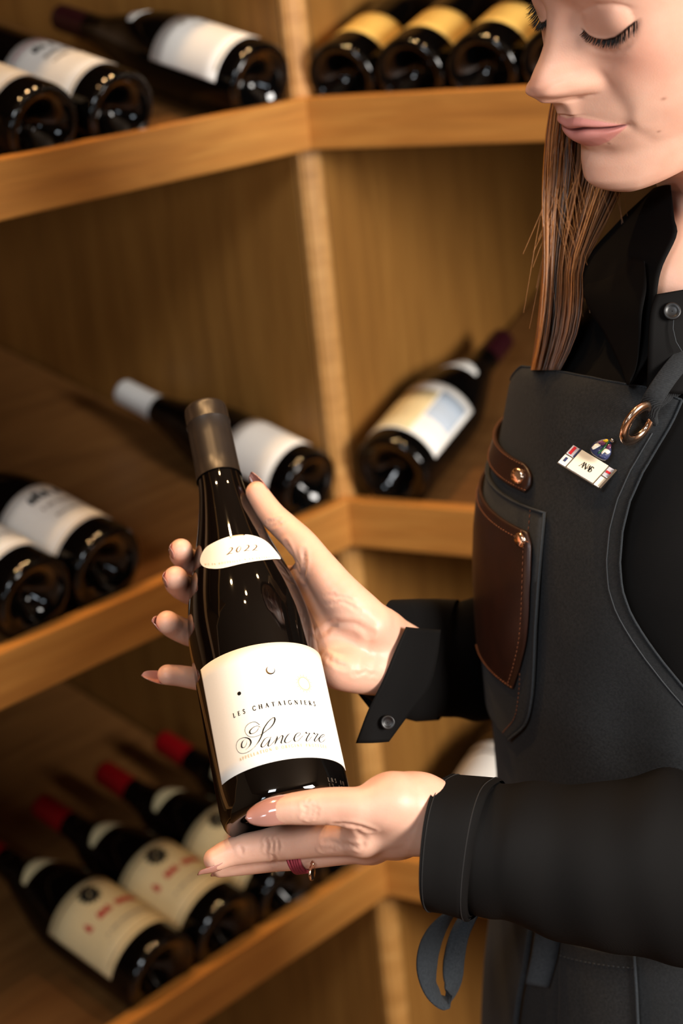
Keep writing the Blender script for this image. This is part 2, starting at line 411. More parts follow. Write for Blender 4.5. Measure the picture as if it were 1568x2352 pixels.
# middle shelf
shelf_bottle('L', 0, .04, 'wine bottle with white capsule and white label, lying behind the held bottle', R=.0405, cap='capsule_white', caph=.062, lh=(.026, .098), lspan=(-82, 70), twist=-8, yaw=-1.5)
shelf_bottle('R', 0, .05, 'wine bottle with large cream and pale blue label on the middle right shelf', R=.0445, cap='capsule_dark', lh=(.024, .120), lspan=(-80, 75), twist=4, neck=(.172, .196, -45, 45, 'paper_white'),
             marks=[m_panel('paper_cream', -.055, .016, .026, .104), m_panel('print_blue', .018, .052, .06, .110), m_text('print_grey', -.005, .01, .182, .006, 8)])
g = 'pair of bottles on the middle left shelf'
for i, s_ in enumerate((.330, .420)):
    shelf_bottle('L', 0, s_, ['wine bottle with white label on the middle left shelf, right one of a pair', 'wine bottle on the middle left shelf, left of a pair, cut by picture edge'][i], g, R=.0435,
                 cap='capsule_dark', lh=(.03, .112), lspan=(-75, 72), twist=-10, marks=[m_text('print_black', -.012, .024, .088, .013, 11, .45), m_text('print_grey', -.012, .024, .072, .005, 12), m_text('print_grey', -.01, .02, .055, .0035, 13), m_line('rim_glow_tan', -.05, .05, .032, .002)])
# lower shelf: four alike with red capsules
g = 'red-capsuled bottles on the lower shelf'
ll = ['red-lettered cream label bottle, nearest on the lower left shelf', 'second cream-labelled bottle with red lettering on the lower shelf, left of the fingertips', 'cream-labelled bottle on the lower shelf just below the supporting hand',
      'cream-labelled bottle on the lower shelf nearest the corner, mostly hidden behind the hand']
for i, s_ in enumerate((.336, .24, .144, .048)):
    shelf_bottle('L', -1, s_, ll[i], g, R=.0465, cap='capsule_red', caph=.05, lab='paper_cream', lh=(.029, .122), lspan=(-82, 82), twist=-4, neck=(.182, .2, -50, 50, 'paper_cream'),
                 marks=[m_crest('print_black', -.006, .104, .013), m_text('print_red', -.036, .034, .072, .0095, 21, .65), m_text('print_grey', -.03, .03, .052, .003, 22), m_line('print_gold', -.055, .055, .0345, .0012), m_line('print_gold', -.055, .055, .115, .0012)])
shelf_bottle('R', -1, .085, 'wine bottle with plain white label between the two sleeves', R=.044, cap='capsule_dark', lh=(.03, .16), lspan=(-85, 85))
# ------------------------------------------------------------------ the held bottle
BA = np.array([-0.11280424, 0.71493065, 0.69003578]); BREF = np.array([0.00713144, -0.69386798, 0.72006692]); BSIDE = np.array([0.99359164, 0.08614755, 0.07317277])
BO = np.array([-0.05318104, 1.04941718, 1.03663296])-BA*.008
HL = .306
hprof = bottle_profile(.041, HL, 'burgundy')
held = empty('wine_bottle', M=frame(BO, BREF, BSIDE, BA))
tag(held, 'white wine bottle with Sancerre label held in both hands of the woman', 'bottle')
V, F = revolve(hprof, 160); mesh('glass', V, F, 'glass_held', held)
# capsule: a little wider, a bead near the top
cp = [(.0152+.0006, .2485), (.0154, .249), (.0151, .262), (.0150, .28), (.0149, .2915), (.0153, .2922), (.0154, .2932), (.0149, .294), (.0149, .303), (.0144, .3058), (.0132, .3069), (.0005, .3071)]
V, F = revolve(cp, 96); mesh('capsule', V, F, 'capsule_brown', held)
D = math.radians
V, F = patch(hprof, -59.5, 88, .0235, .1022, .00025, 90, 10); hlab = mesh('label', V, F, 'paper_held', held)
def hwrap(pts, wid, off=.00042, sub=1):
    V2, F = ribbon2d(np.asarray(pts)*.001, np.asarray(wid)*.001); return wrap(hprof, V2+np.array([0, .008]), F, off, 0, .041)
def pen(pts, n=40, thin=.16, thick=.75):
    q = spline(pts, n); t = np.gradient(q, axis=0); t /= np.linalg.norm(t, axis=1)[:, None]+1e-9
    k = np.clip(-(t[:, 1]*.93+t[:, 0]*-.1), 0, 1)**1.6       # heavy on the down stroke
    e = np.clip(np.minimum(np.arange(n), np.arange(n)[::-1])/5, .35, 1)
    return q, (thin+(thick-thin)*k)*e
SANC = {'S1': [(-4.6, 36.0), (-2.2, 39.3), (0.8, 42.3), (3.5, 43.8), (4.3, 42.9), (3.3, 40.3), (0.7, 37.6), (-2.1, 36.1), (-5.5, 34.6), (-9.9, 34.3), (-13.6, 35.8), (-15.3, 39.4), (-14.2, 42.4), (-11.1, 43.9), (-7.6, 43.4), (-5.6, 40.9)],
'S0': [(3.9, 43.6), (.6, 42.0), (-1.8, 39.8), (-3.8, 37.4), (-5.5, 33.9), (-8.1, 30.5), (-11.3, 27.8)],
'S2': [(-11.3, 27.8), (-14.7, 26.4), (-18.7, 26.3), (-22.0, 28.2), (-23.3, 31.8), (-22.2, 34.8), (-19.6, 36.2), (-16.3, 35.9), (-13.6, 34.1), (-12.9, 31.5), (-14.6, 29.3), (-17.3, 28.1)],
'S3': [(-15.7, 34.9), (-17.8, 34.2), (-19.2, 32.5), (-19.3, 30.5), (-17.5, 30.0), (-15.8, 31.6), (-15.1, 34.0)],
'S4': [(-5.0, 38.3), (-5.9, 40.0), (-8.1, 40.7), (-10.6, 40.0), (-12.4, 38.5), (-12.0, 37.0), (-10.0, 36.7), (-7.7, 37.6), (-5.7, 40.2)],
'a1': [(-0.6, 30.9), (-1.9, 31.7), (-4.1, 31.1), (-6.2, 29.0), (-7.1, 27.3), (-6.3, 26.2), (-4.3, 27.2), (-1.8, 29.5), (-0.2, 31.4)],
'a2': [(-0.2, 31.6), (-1.8, 28.8), (-2.9, 26.9), (-2.7, 25.9), (-1.2, 26.4), (1.5, 28.6), (3.5, 30.9)],
'n1': [(3.5, 31.4), (3.2, 29.8), (2.1, 28.0), (1.1, 26.1)],
'n2': [(1.8, 27.5), (4.2, 29.5), (6.3, 31.2), (6.9, 30.6), (5.9, 28.4), (5.0, 26.7), (5.6, 26.1), (7.7, 27.3)],
'c': [(12.4, 30.8), (12.3, 31.8), (10.6, 31.4), (8.5, 29.3), (7.3, 27.2), (8.0, 26.0), (10.2, 26.4), (13.1, 28.4)],
'e1': [(13.0, 28.1), (16.2, 29.6), (18.1, 31.1), (17.5, 32.0), (15.2, 30.9), (13.4, 28.2), (13.7, 26.4), (15.5, 26.5), (18.2, 28.7), (20.7, 30.9)],
'r1': [(20.3, 30.5), (22.1, 32.3), (22.3, 31.3), (24.5, 31.6), (22.7, 29.4), (21.1, 27.0), (21.5, 26.1), (23.7, 27.6), (26.4, 30.3)],
'r2': [(26.0, 29.9), (27.9, 32.2), (28.3, 31.2), (30.8, 31.7), (28.8, 29.4), (27.0, 27.2), (27.5, 26.2), (29.8, 28.0), (32.0, 30.0)],
'e2': [(31.2, 28.5), (34.8, 30.5), (36.6, 31.6), (36.0, 32.3), (32.8, 30.4), (30.8, 27.9), (31.4, 26.3), (33.9, 27.0), (37.3, 29.8)]}
B = MB()
for k, v in SANC.items():
    q, wd = pen(v, 26 if len(v) < 9 else 44, .24, 1.05 if k[0] == 'S' else .95); B.add(*hwrap(q, wd))
B.build('script_lettering', 'print_black', hlab)
# engraved roman capitals: thick stems, thin hairlines, small serifs (unit cap height)
TK, TN = .13, .05
def st(x, y0=0, y1=1, w=TK): return [([(x, y0), (x, y1)], w)]
def sf(x, y, w=.2): return [([(x-w/2, y), (x+w/2, y)], .05)]
GL = {
'L': (.58, st(.15)+sf(.15, 0)+sf(.15, 1)+[([(.15, .02), (.5, .02)], TN), ([(.5, 0), (.54, .2)], TN)]),
'E': (.6, st(.15)+sf(.15, 0)+sf(.15, 1)+[([(.15, .02), (.5, .02)], TN), ([(.15, .98), (.48, .98)], TN), ([(.15, .52), (.4, .52)], TN), ([(.5, 0), (.53, .2)], TN), ([(.48, 1), (.5, .82)], TN), ([(.4, .43), (.4, .61)], TN)]),
'S': (.52, [(spline([(.42, .8), (.36, .96), (.22, 1), (.1, .88), (.12, .68), (.28, .52), (.42, .36), (.4, .12), (.25, 0), (.12, .05), (.07, .22)], 26), .1)]),
'C': (.75, [(spline([(.66, .78), (.58, .95), (.42, 1.), (.2, .88), (.09, .5), (.2, .12), (.42, 0), (.6, .07), (.68, .25)], 24), .1), ([(.66, .75), (.66, .98)], TN)]),
'H': (.8, st(.15)+st(.65)+sf(.15, 0)+sf(.15, 1)+sf(.65, 0)+sf(.65, 1)+[([(.15, .52), (.65, .52)], TN)]),
'A': (.74, [([(.08, 0), (.37, 1)], TN), ([(.35, 1), (.64, 0)], TK), ([(.2, .36), (.53, .36)], TN)]+sf(.08, 0, .18)+sf(.64, 0, .2)),
'T': (.68, st(.34)+sf(.34, 0)+[([(.05, .98), (.63, .98)], TN), ([(.05, 1), (.04, .8)], TN), ([(.63, 1), (.64, .8)], TN)]),
'I': (.32, st(.16)+sf(.16, 0)+sf(.16, 1)),
'G': (.8, [(spline([(.66, .8), (.58, .95), (.42, 1.), (.2, .88), (.09, .5), (.2, .12), (.42, 0), (.58, .06), (.66, .15)], 24), .1)]+st(.66, .05, .42)+sf(.66, .42, .2)),
'N': (.82, st(.15, 0, 1, TN)+st(.67, 0, 1, TN)+sf(.15, 0)+sf(.67, 1)+[([(.12, 1), (.67, 0)], TK)]),
'R': (.7, st(.15)+sf(.15, 0)+sf(.15, 1)+[(spline([(.15, .98), (.38, .97), (.52, .76), (.4, .55), (.15, .52)], 14), .07), ([(.32, .52), (.62, 0)], TK)]),
'P': (.6, st(.15)+sf(.15, 0)+sf(.15, 1)+[(spline([(.15, .98), (.38, .97), (.52, .74), (.4, .5), (.15, .47)], 14), .07)]),
'O': (.8, [(spline([(.4, 1), (.18, .88), (.09, .5), (.18, .12), (.4, 0), (.62, .12), (.71, .5), (.62, .88), (.4, 1)], 28), .1)]),
'D': (.78, st(.15)+sf(.15, 0, .14)+sf(.15, 1, .14)+[(spline([(.15, .98), (.45, .95), (.68, .7), (.68, .3), (.45, .04), (.15, .02)], 20), .08)]),
'M': (.95, st(.13, 0, 1, TN)+st(.82)+[([(.13, 1), (.47, .05)], TK), ([(.47, .05), (.82, 1)], TN)]),
'U': (.76, [(spline([(.15, 1), (.15, .3), (.25, .04), (.4, 0), (.56, .06), (.62, .3), (.62, 1)], 18), .08)]+sf(.15, 1)+sf(.62, 1)),
'B': (.66, st(.15)+[(spline([(.15, .98), (.38, .97), (.5, .77), (.38, .55), (.15, .53)], 14), .08), (spline([(.15, .53), (.44, .52), (.58, .27), (.42, .03), (.15, .02)], 14), .08)]),
"'": (.25, [([(.12, .75), (.14, 1)], .1)]), ' ': (.42, []),
'8': (.6, [(spline([(.3, .52), (.14, .7), (.3, 1), (.46, .7), (.3, .52), (.1, .26), (.3, 0), (.5, .26), (.3, .52)], 28), .08)]),
'1': (.4, st(.2, 0, 1, .09)+[([(.08, .8), (.2, 1)], .06)]), '3': (.55, [(spline([(.1, .85), (.28, 1), (.42, .78), (.26, .53), (.46, .28), (.28, 0), (.08, .14)], 22), .08)]),
'4': (.6, st(.42, 0, 1, .09)+[([(.42, 1), (.06, .3), (.55, .3)], .07)]), '5': (.55, [(spline([(.45, .98), (.16, .98), (.13, .58), (.34, .62), (.46, .32), (.3, 0), (.08, .1)], 22), .08)]),
'K': (.7, st(.15)+[([(.15, .45), (.55, 1)], TN), ([(.28, .58), (.62, 0)], TK)]),
}
GL['É'] = (GL['E'][0], GL['E'][1]+[([(.25, 1.1), (.38, 1.3)], .08)]); GL['À'] = (GL['A'][0], GL['A'][1]+[([(.27, 1.32), (.4, 1.12)], .08)])
def caps_line(text, x0, x1, size):
    """strokes of a line of capitals spread evenly from x0 to x1 (same unit as size), baseline 0"""
    tot = sum(GL[c][0] for c in text)*size; gap = (x1-x0-tot)/max(1, len(text)-1); x = x0; out = []
    for c in text:
        wdt, strokes = GL[c]
        for pts, wd in strokes:
            q = np.asarray(pts, float)
            if len(q) == 2: q = q[0]+(q[1]-q[0])*np.linspace(0, 1, 3)[:, None]
            out.append((np.stack([x+q[:, 0]*size, q[:, 1]*size], 1), wd*size))
        x += wdt*size+gap
    return out
def print_caps(text, x0, x1, h, size, mat, off=.00042, parent=None, name='capital_lettering', fat=1.0):
    B = MB()
    for q, wd in caps_line(text, x0, x1, size): B.add(*hwrap(q+np.array([0, h]), wd*fat, off))
    return B.build(name, mat, parent or hlab)
print_caps('LES CHATAIGNIERS', -21.2, 34.2, 51.0, 2.9, 'print_black', fat=1.6)
print_caps("APPELLATION D'ORIGINE PROTÉGÉE", -22.6, 36.0, 22.6, 1.9, 'print_pale', fat=1.9)
print_caps('LRS 8H', 31.0, 47.5, .2, 2.6, 'print_grey', .0003, held, 'lot_code', .8)
print_caps('13 45', 31.0, 44.0, -3.6, 2.6, 'print_grey', .0003, held, 'lot_code', .8)
def disc(x, h, r_, n=28, off=.0004):
    V2 = [(x*.001, h*.001+.008)]+[((x+r_*math.cos(a))*.001, (h+r_*math.sin(a))*.001+.008) for a in np.linspace(0, 2*math.pi, n, endpoint=False)]
    return wrap(hprof, V2, [(0, 1+i, 1+(i+1) % n) for i in range(n)], off, 0, .041)
V, F = disc(-14.3, 65.0, 1.25); mesh('printed_dot', V, F, 'print_black', hlab)
V, F = disc(7.4, 75.3, 2.7); mesh('printed_moon', V, F, 'print_gold', hlab)
a = np.linspace(-2.6, .5, 22); V, F = hwrap(np.stack([7.4+2.7*np.cos(a), 75.3+2.7*np.sin(a)], 1), .5*np.sin(np.linspace(0.1, math.pi-.1, 22)), .00055); mesh('printed_crescent', V, F, 'print_black', hlab)
V, F = disc(7.95, 75.7, 2.45, off=.0005); mesh('printed_moon_face', V, F, 'paper_held', hlab)
B = MB()
for k in range(30):
    a = 2*math.pi*k/30; r0, r1 = 4.4, 5.4+.9*(k % 2); B.add(*hwrap([(28.6+r0*math.cos(a), 65.8+r0*math.sin(a)), (28.6+r1*math.cos(a), 65.8+r1*math.sin(a))], .36))
a = np.linspace(0, 2*math.pi, 40); B.add(*hwrap(np.stack([28.6+4.2*np.cos(a), 65.8+4.2*np.sin(a)], 1), .5)); B.build('printed_sun', 'print_pale', hlab)
# neck label, a rounded half-moon
ang = [(-48, 171), (-46, 175.5), (-38, 178.8), (-24, 179.6), (0, 180.6), (21, 180.4), (40, 178.4), (52, 175.0), (60, 168.8), (62.5, 165.0), (60, 162.6), (50, 160.6), (30, 157.3), (5, 155.2), (-15, 155.4), (-30, 159.2), (-42, 165.0)]
ang = ang[4:]+ang[:4]; out = spline(ang+[ang[0]], 120)[:-1]; cx, cy = 8, 168
V2 = []; nr = 10
for k in range(nr+1):
    for x, h in out: V2.append((cx+(x-cx)*k/nr, cy+(h-cy)*k/nr))
V = []
for x, h in V2:
    hh = h*.001+.008; r_ = radius_at(hprof, hh)+.0003; V.append((r_*math.cos(D(x)), r_*math.sin(D(x)), hh))
nlab = mesh('neck_label', V, grid_faces(nr+1, 120, True), 'paper_held', held)
def nwrap(pts, wd, off=.0005):
    V2, F = ribbon2d(np.asarray(pts), wd); o = []
    for x, h in V2:
        hh = h*.001+.008; r_ = radius_at(hprof, hh); a = x/32.0; o.append(((r_+off)*math.cos(a), (r_+off)*math.sin(a), hh))
    return o, F
two = [(.1, .75), (.25, 1.), (.5, .9), (.45, .55), (.1, .12), (-.05, 0), (.3, .1), (.6, .02), (.72, .18)]
zero = [(.35, 1), (.1, .7), (.02, .3), (.2, 0), (.45, .3), (.5, .75), (.35, 1)]
B = MB()
for x0, gl in ((-4.6, two), (1.2, zero), (6.6, two), (12.2, two)):
    q, wd = pen(np.array([(x0+5.6*(a_+.25*b_), 165.2+5.2*b_+(x0+4.6)*.03) for a_, b_ in gl]), 30, .3, .9); B.add(*nwrap(q, wd))
B.build('vintage_numerals', 'print_gold', nlab)
B = MB()
for q, wd in caps_line('MIS EN BOUTEILLE À LA PROPRIÉTÉ', -21.5, 26.5, 1.5):
    h = np.interp(q[:, 0], [-22, -12, 0, 14, 27], [164.6, 159.6, 157.0, 158.0, 160.6]); B.add(*nwrap(np.stack([q[:, 0], h+q[:, 1]], 1), wd*1.3))
B.build('small_lettering', 'print_pale', nlab)
# ------------------------------------------------------------------ implicit surfaces for flesh
class SDF:
    def __init__(s, lo, hi, vox):
        s.lo = np.array(lo, float); s.n = np.ceil((np.array(hi)-s.lo)/vox).astype(int)+1; s.vox = vox
        ax = [s.lo[i]+vox*np.arange(s.n[i]) for i in range(3)]
        s.ax = ax; s.d = np.full(s.n, 1.0, np.float32)
    def _win(s, lo, hi, m):
        i0 = np.clip(((lo-m-s.lo)/s.vox).astype(int), 0, s.n-1); i1 = np.clip(((hi+m-s.lo)/s.vox).astype(int)+2, 0, s.n)
        if np.any(i1 <= i0): return None
        sl = tuple(slice(a, b) for a, b in zip(i0, i1))
        g = np.meshgrid(*[s.ax[i][sl[i]] for i in range(3)], indexing='ij')
        return sl, np.stack(g, -1).astype(np.float32)
    def _merge(s, sl, e, k, sub=False):
        d = s.d[sl]
        if sub:
            h = np.clip(.5-.5*(d+e)/k, 0, 1); s.d[sl] = d*(1-h)+(-e)*h+k*h*(1-h); return
        h = np.clip(.5+.5*(d-e)/k, 0, 1); s.d[sl] = d*(1-h)+e*h-k*h*(1-h)
    def cone(s, a, b, ra, rb, k=.004, sub=False):
        a = np.asarray(a, float); b = np.asarray(b, float); m = max(ra, rb)+k+.006
        w = s._win(np.minimum(a, b), np.maximum(a, b), m)
        if w is None: return
        sl, X = w; ab = (b-a).astype(np.float32); q = X-a.astype(np.float32)
        t = np.clip(q@ab/float(ab@ab), 0, 1); e = np.linalg.norm(q-t[..., None]*ab, axis=-1)-(ra+(rb-ra)*t)
        s._merge(sl, e, k, sub)
    def ell(s, c, A, k=.005, sub=False):           # A: 3 semi-axis vectors
        c = np.asarray(c, float); A = np.asarray(A, float); r_ = np.linalg.norm(A, axis=1); m = r_.max()+k+.004
        w = s._win(c, c, m)
        if w is None: return
        sl, X = w; q = (X-c.astype(np.float32)); u = np.stack([q@(A[i]/r_[i]**2).astype(np.float32) for i in range(3)], -1)
        n0 = np.linalg.norm(u, axis=-1); n1 = np.linalg.norm(u/r_.astype(np.float32), axis=-1)+1e-9
        s._merge(sl, n0*(n0-1)/n1, k, sub)
    def chain(s, pts, rads, k=.004):
        pts = np.asarray(pts, float); w = s._win(pts.min(0), pts.max(0), max(rads)+k+.006)
        if w is None: return
        sl, X = w; e = None
        for i in range(len(pts)-1):
            a = pts[i].astype(np.float32); ab = (pts[i+1]-pts[i]).astype(np.float32); q = X-a; t = np.clip(q@ab/float(ab@ab), 0, 1)
            d = np.linalg.norm(q-t[..., None]*ab, axis=-1)-(rads[i]+(rads[i+1]-rads[i])*t); e = d if e is None else np.minimum(e, d)
        s._merge(sl, e, k)
    def mesh(s):
        d = s.d; n = d.shape; S = d < 0
        c = S[:-1, :-1, :-1].astype(np.int8)
        tot = sum(S[i:n[0]-1+i, j:n[1]-1+j, k:n[2]-1+k].astype(np.int8) for i in (0, 1) for j in (0, 1) for k in (0, 1))
        act = (tot > 0) & (tot < 8); idx = np.argwhere(act); vid = np.full(act.shape, -1, int); vid[act] = np.arange(len(idx))
        acc = np.zeros((len(idx), 3)); cnt = np.zeros(len(idx))
        corners = [(i, j, k) for i in (0, 1) for j in (0, 1) for k in (0, 1)]
        for a in corners:
            for ax in range(3):
                if a[ax]: continue
                b = list(a); b[ax] = 1
                va = d[idx[:, 0]+a[0], idx[:, 1]+a[1], idx[:, 2]+a[2]]; vb = d[idx[:, 0]+b[0], idx[:, 1]+b[1], idx[:, 2]+b[2]]
                x = (va < 0) != (vb < 0); t = np.where(x, va/np.where(x, va-vb, 1), 0)
                p = np.tile(np.array(a, float), (len(idx), 1)); p[:, ax] = t
                acc[x] += p[x]; cnt[x] += 1
        V = s.lo+s.vox*(idx+acc/np.maximum(cnt, 1)[:, None]); F = []
        for ax in range(3):
            o1, o2 = [(1, 2), (2, 0), (0, 1)][ax]
            sl0 = [slice(None)]*3; sl1 = [slice(None)]*3; sl0[ax] = slice(0, -1); sl1[ax] = slice(1, None)
            e = np.argwhere(S[tuple(sl0)] != S[tuple(sl1)])
            e = e[(e[:, o1] > 0) & (e[:, o2] > 0) & (e[:, o1] < n[o1]-1) & (e[:, o2] < n[o2]-1)]
            q = []
            for da, db in ((0, 0), (1, 0), (1, 1), (0, 1)):
                f = e.copy(); f[:, o1] -= da; f[:, o2] -= db; q.append(vid[f[:, 0], f[:, 1], f[:, 2]])
            q = np.stack(q, 1); ins = S[e[:, 0], e[:, 1], e[:, 2]]; q[ins] = q[ins]
            q[~ins] = q[~ins][:, ::-1]
            F.append(q)
        F = np.vstack(F); F = F[(F >= 0).all(1)]
        return V, F
def relax(V, F, it=2, lam=.5):
    V = V.copy(); E = np.vstack([F[:, [i, (i+1) % 4]] for i in range(4)]); E = np.vstack([E, E[:, ::-1]])
    for _ in range(it):
        acc = np.zeros_like(V); cnt = np.bincount(E[:, 0], minlength=len(V)).astype(float)
        for j in range(3): acc[:, j] = np.bincount(E[:, 0], weights=V[E[:, 1], j], minlength=len(V))
        V += lam*(acc/np.maximum(cnt, 1)[:, None]-V)
    return V
mm = .001
def BP(th, gap, h):                 # a point beside the held bottle: angle, clearance from the glass, height
    r_ = float(radius_at(hprof, h))+gap; a = math.radians(th)
    return BO+BA*h+r_*(math.cos(a)*BREF+math.sin(a)*BSIDE)
NAILS = []
# ---- her right hand, round the shoulder of the bottle
wrA = P(890, 1497, 1.243)
Hd = SDF(np.min([P(330, 1060, 1.20), P(960, 1640, 1.17), P(330, 1640, 1.33), P(960, 1060, 1.33)], 0)-.03, np.max([P(330, 1060, 1.20), P(960, 1640, 1.17), P(330, 1640, 1.33), P(960, 1060, 1.33)], 0)+.03, .0010)
mcp = [BP(112, .0150, .168), BP(118, .0150, .149), BP(120, .0145, .127), BP(114, .0125, .104)]
mr = [.0112, .0112, .0106, .0098]
wo = [P(872, 1452, 1.245), P(878, 1480, 1.252), P(878, 1512, 1.252), P(872, 1542, 1.244)]
for m_, r_, w_ in zip(mcp, mr, wo): Hd.cone(w_, m_, .0125, r_, .010)
for i in range(3): Hd.cone(mcp[i], mcp[i+1], .0108, .0104, .006)
for i in range(3): Hd.cone((mcp[i]+wo[i])/2, (mcp[i+1]+wo[i+1])/2, .0125, .0125, .008)
# fingers wrap behind the glass and their tips come round on the left
fing = [  # (theta list, gap list, height list, radii)
    ([112, 150, 196, 238, 266, 281], [.0150, .0125, .0108, .0096, .0098, .0098], [.168, .184, .196, .199, .198, .197], [.0110, .0100, .0096, .0090, .0086, .0078]),
    ([118, 152, 196, 236, 262, 277], [.0150, .0125, .0110, .0100, .0104, .0108], [.149, .164, .176, .180, .179, .178], [.0112, .0102, .0098, .0094, .0090, .0082]),
    ([120, 152, 194, 230, 254, 268], [.0145, .0122, .0108, .0102, .0120, .0140], [.127, .138, .148, .152, .152, .151], [.0106, .0098, .0094, .0090, .0086, .0078]),
    ([114, 148, 188, 222, 243, 252], [.0125, .0110, .0102, .0106, .0150, .0205], [.104, .110, .117, .121, .122, .122], [.0096, .0088, .0084, .0080, .0076, .0068])]
FT = []
for th, gp, hh, rr in fing:
    q = np.array([BP(a, g_, h_) for a, g_, h_ in zip(th, gp, hh)]); n = 15
    qq = spline(q, n); rs = np.interp(np.linspace(0, 1, n), np.linspace(0, 1, len(rr)), rr)
    Hd.chain(qq, rs, .0030); FT.append((qq, rs))
# thumb
th_pts = [P(846, 1436, 1.228), P(775, 1358, 1.224), P(706, 1262, 1.232), P(662, 1218, 1.240), P(628, 1186, 1.246), P(605, 1155, 1.250), P(590, 1131, 1.252)]
th_r = [.0165, .0150, .0128, .0104, .0098, .0090, .0076]
Hd.chain(spline(th_pts, 24), pchip(np.linspace(0, 1, 24), np.linspace(0, 1, 7), th_r), .006)
# thenar, web and heel of the palm
Hd.cone(P(800, 1420, 1.236), P(722, 1320, 1.244), .0165, .0115, .010)
Hd.cone(P(722, 1300, 1.240), mcp[0], .0088, .0095, .009)
Hd.cone(P(755, 1380, 1.246), P(770, 1500, 1.236), .0130, .0140, .010)
Hd.cone(P(800, 1535, 1.222), P(862, 1535, 1.236), .0140, .0150, .010)
Hd.cone(P(780, 1470, 1.238), P(860, 1470, 1.243), .0150, .0165, .010)
# wrist
Hd.cone(P(868, 1448, 1.240), P(930, 1472, 1.275), .0155, .0130, .008); Hd.cone(P(862, 1535, 1.240), P(930, 1535, 1.275), .0148, .0130, .008)
Hd.cone(P(870, 1492, 1.246), P(940, 1505, 1.290), .0170, .0120, .008)
handA = Hd.mesh()
def fin_nail(tip, back, nrm, w, length, over, name='fingernail'):
    """almond nail: from 'tip - back*(length-over)' out past the fingertip"""
    NAILS.append((np.asarray(tip, float), np.asarray(back, float)/np.linalg.norm(back), np.asarray(nrm, float)/np.linalg.norm(nrm), w, length, over))
camdir = lambda p: (CAM-p)/np.linalg.norm(CAM-p)
for (qq, rs), w_, ov in zip(FT, (.0118, .0122, .0118, .0098), (.004, .004, .0055, .0125)):
    d = qq[-1]-qq[-3]; d /= np.linalg.norm(d); h = (qq[-1]-BO)@BA; out_ = qq[-1]-(BO+BA*h); out_ -= d*(out_@d); out_ /= np.linalg.norm(out_)
    fin_nail(qq[-1]+d*(rs[-1]*.55)+out_*rs[-1]*.86, d, out_, w_, .0145+ov, ov+.001)
d = th_pts[-1]-th_pts[-3]; d /= np.linalg.norm(d); out_ = np.cross(d, FWD); out_ = out_ if out_@RGT > 0 else -out_; out_ = out_*.80+FWD*.6; out_ -= d*(out_@d); out_ /= np.linalg.norm(out_)
fin_nail(th_pts[-1]+d*.006+out_*.0062, d*.97-out_*.0, out_, .0135, .0235, .0095)
# ---- her left hand, under the base
lo = np.min([P(440, 1740, 1.06), P(1060, 2050, 1.06), P(440, 2050, 1.24), P(1060, 1740, 1.24)], 0)-.02; hi = np.max([P(440, 1740, 1.06), P(1060, 2050, 1.06), P(440, 2050, 1.24), P(1060, 1740, 1.24)], 0)+.02
Hd = SDF(lo, hi, .0010)
tB = [P(935, 1852, 1.115), P(838, 1852, 1.101), P(770, 1851, 1.100), P(705, 1855, 1.1005), P(660, 1859, 1.1015), P(622, 1866, 1.1025)]
rB = [.0178, .0142, .0112, .0110, .0098, .0078]
Hd.chain(spline(tB, 24), pchip(np.linspace(0, 1, 24), np.linspace(0, 1, 6), rB), .005)
mB = [P(832, 1918, 1.120), P(842, 1938, 1.140), P(852, 1940, 1.160), P(868, 1930, 1.178)]
wB = [P(970, 1862, 1.118), P(975, 1885, 1.122), P(978, 1895, 1.134), P(985, 1890, 1.146)]
for m_, w_, r_ in zip(mB, wB, (.0118, .0112, .0108, .0100)): Hd.cone(w_, m_, .0140, r_, .010)
for i in range(3): Hd.cone(mB[i], mB[i+1], .0104, .0100, .006); Hd.cone((mB[i]+wB[i])/2, (mB[i+1]+wB[i+1])/2, .0120, .0120, .008)
Hd.cone(P(900, 1838, 1.108), P(975, 1842, 1.125), .0165, .0140, .010)
Hd.cone(P(820, 1872, 1.106), mB[0], .0100, .0100, .008)
ix = [mB[0], P(735, 1925, 1.136), P(640, 1936, 1.1530), P(608, 1942, 1.1565), P(555, 1951, 1.1590), P(525, 1959, 1.1590), P(494, 1974, 1.1570)]
ir = [.0124, .0116, .0112, .0111, .0101, .0094, .0074]
md = [mB[1], P(740, 1955, 1.152), P(650, 1966, 1.1680), P(620, 1971, 1.1720), P(568, 1979, 1.1760), P(535, 1985, 1.1770), P(505, 1992, 1.1770)]
mrr = [.0116, .0104, .0099, .0099, .0089, .0083, .0065]
rg = [mB[2], P(760, 1955, 1.180), P(700, 1955, 1.196), P(660, 1945, 1.206), P(630, 1930, 1.212)]
pk = [mB[3], P(800, 1932, 1.196), P(760, 1915, 1.208), P(735, 1890, 1.214)]
for q, r_ in ((ix, ir), (md, mrr), (rg, [.0105, .0092, .0086, .008, .007]), (pk, [.0098, .0084, .0078, .0068])):
    n = 17; qq = spline(q, n); rs = pchip(np.linspace(0, 1, n), np.linspace(0, 1, len(r_)), r_); Hd.chain(qq, rs, .0022)
Hd.cone(P(970, 1838, 1.120), P(1045, 1875, 1.134), .0142, .0110, .008); Hd.cone(P(970, 1908, 1.126), P(1045, 1905, 1.136), .0142, .0130, .008); Hd.cone(P(975, 1872, 1.122), P(1110, 1900, 1.140), .0190, .0190, .008)
handB = Hd.mesh()
d = tB[-1]-tB[-3]; d /= np.linalg.norm(d); nn = camdir(tB[-1])+UPV*.05; nn -= d*(nn@d); nn /= np.linalg.norm(nn)
fin_nail(tB[-1]+d*.0050+nn*.0068-UPV*.0006, d+(-UPV)*.12, nn, .0168, .0300, .0098)
d = ix[-1]-ix[-3]; d /= np.linalg.norm(d); nn = -UPV*.9-FWD*.25; nn -= d*(nn@d); nn /= np.linalg.norm(nn)
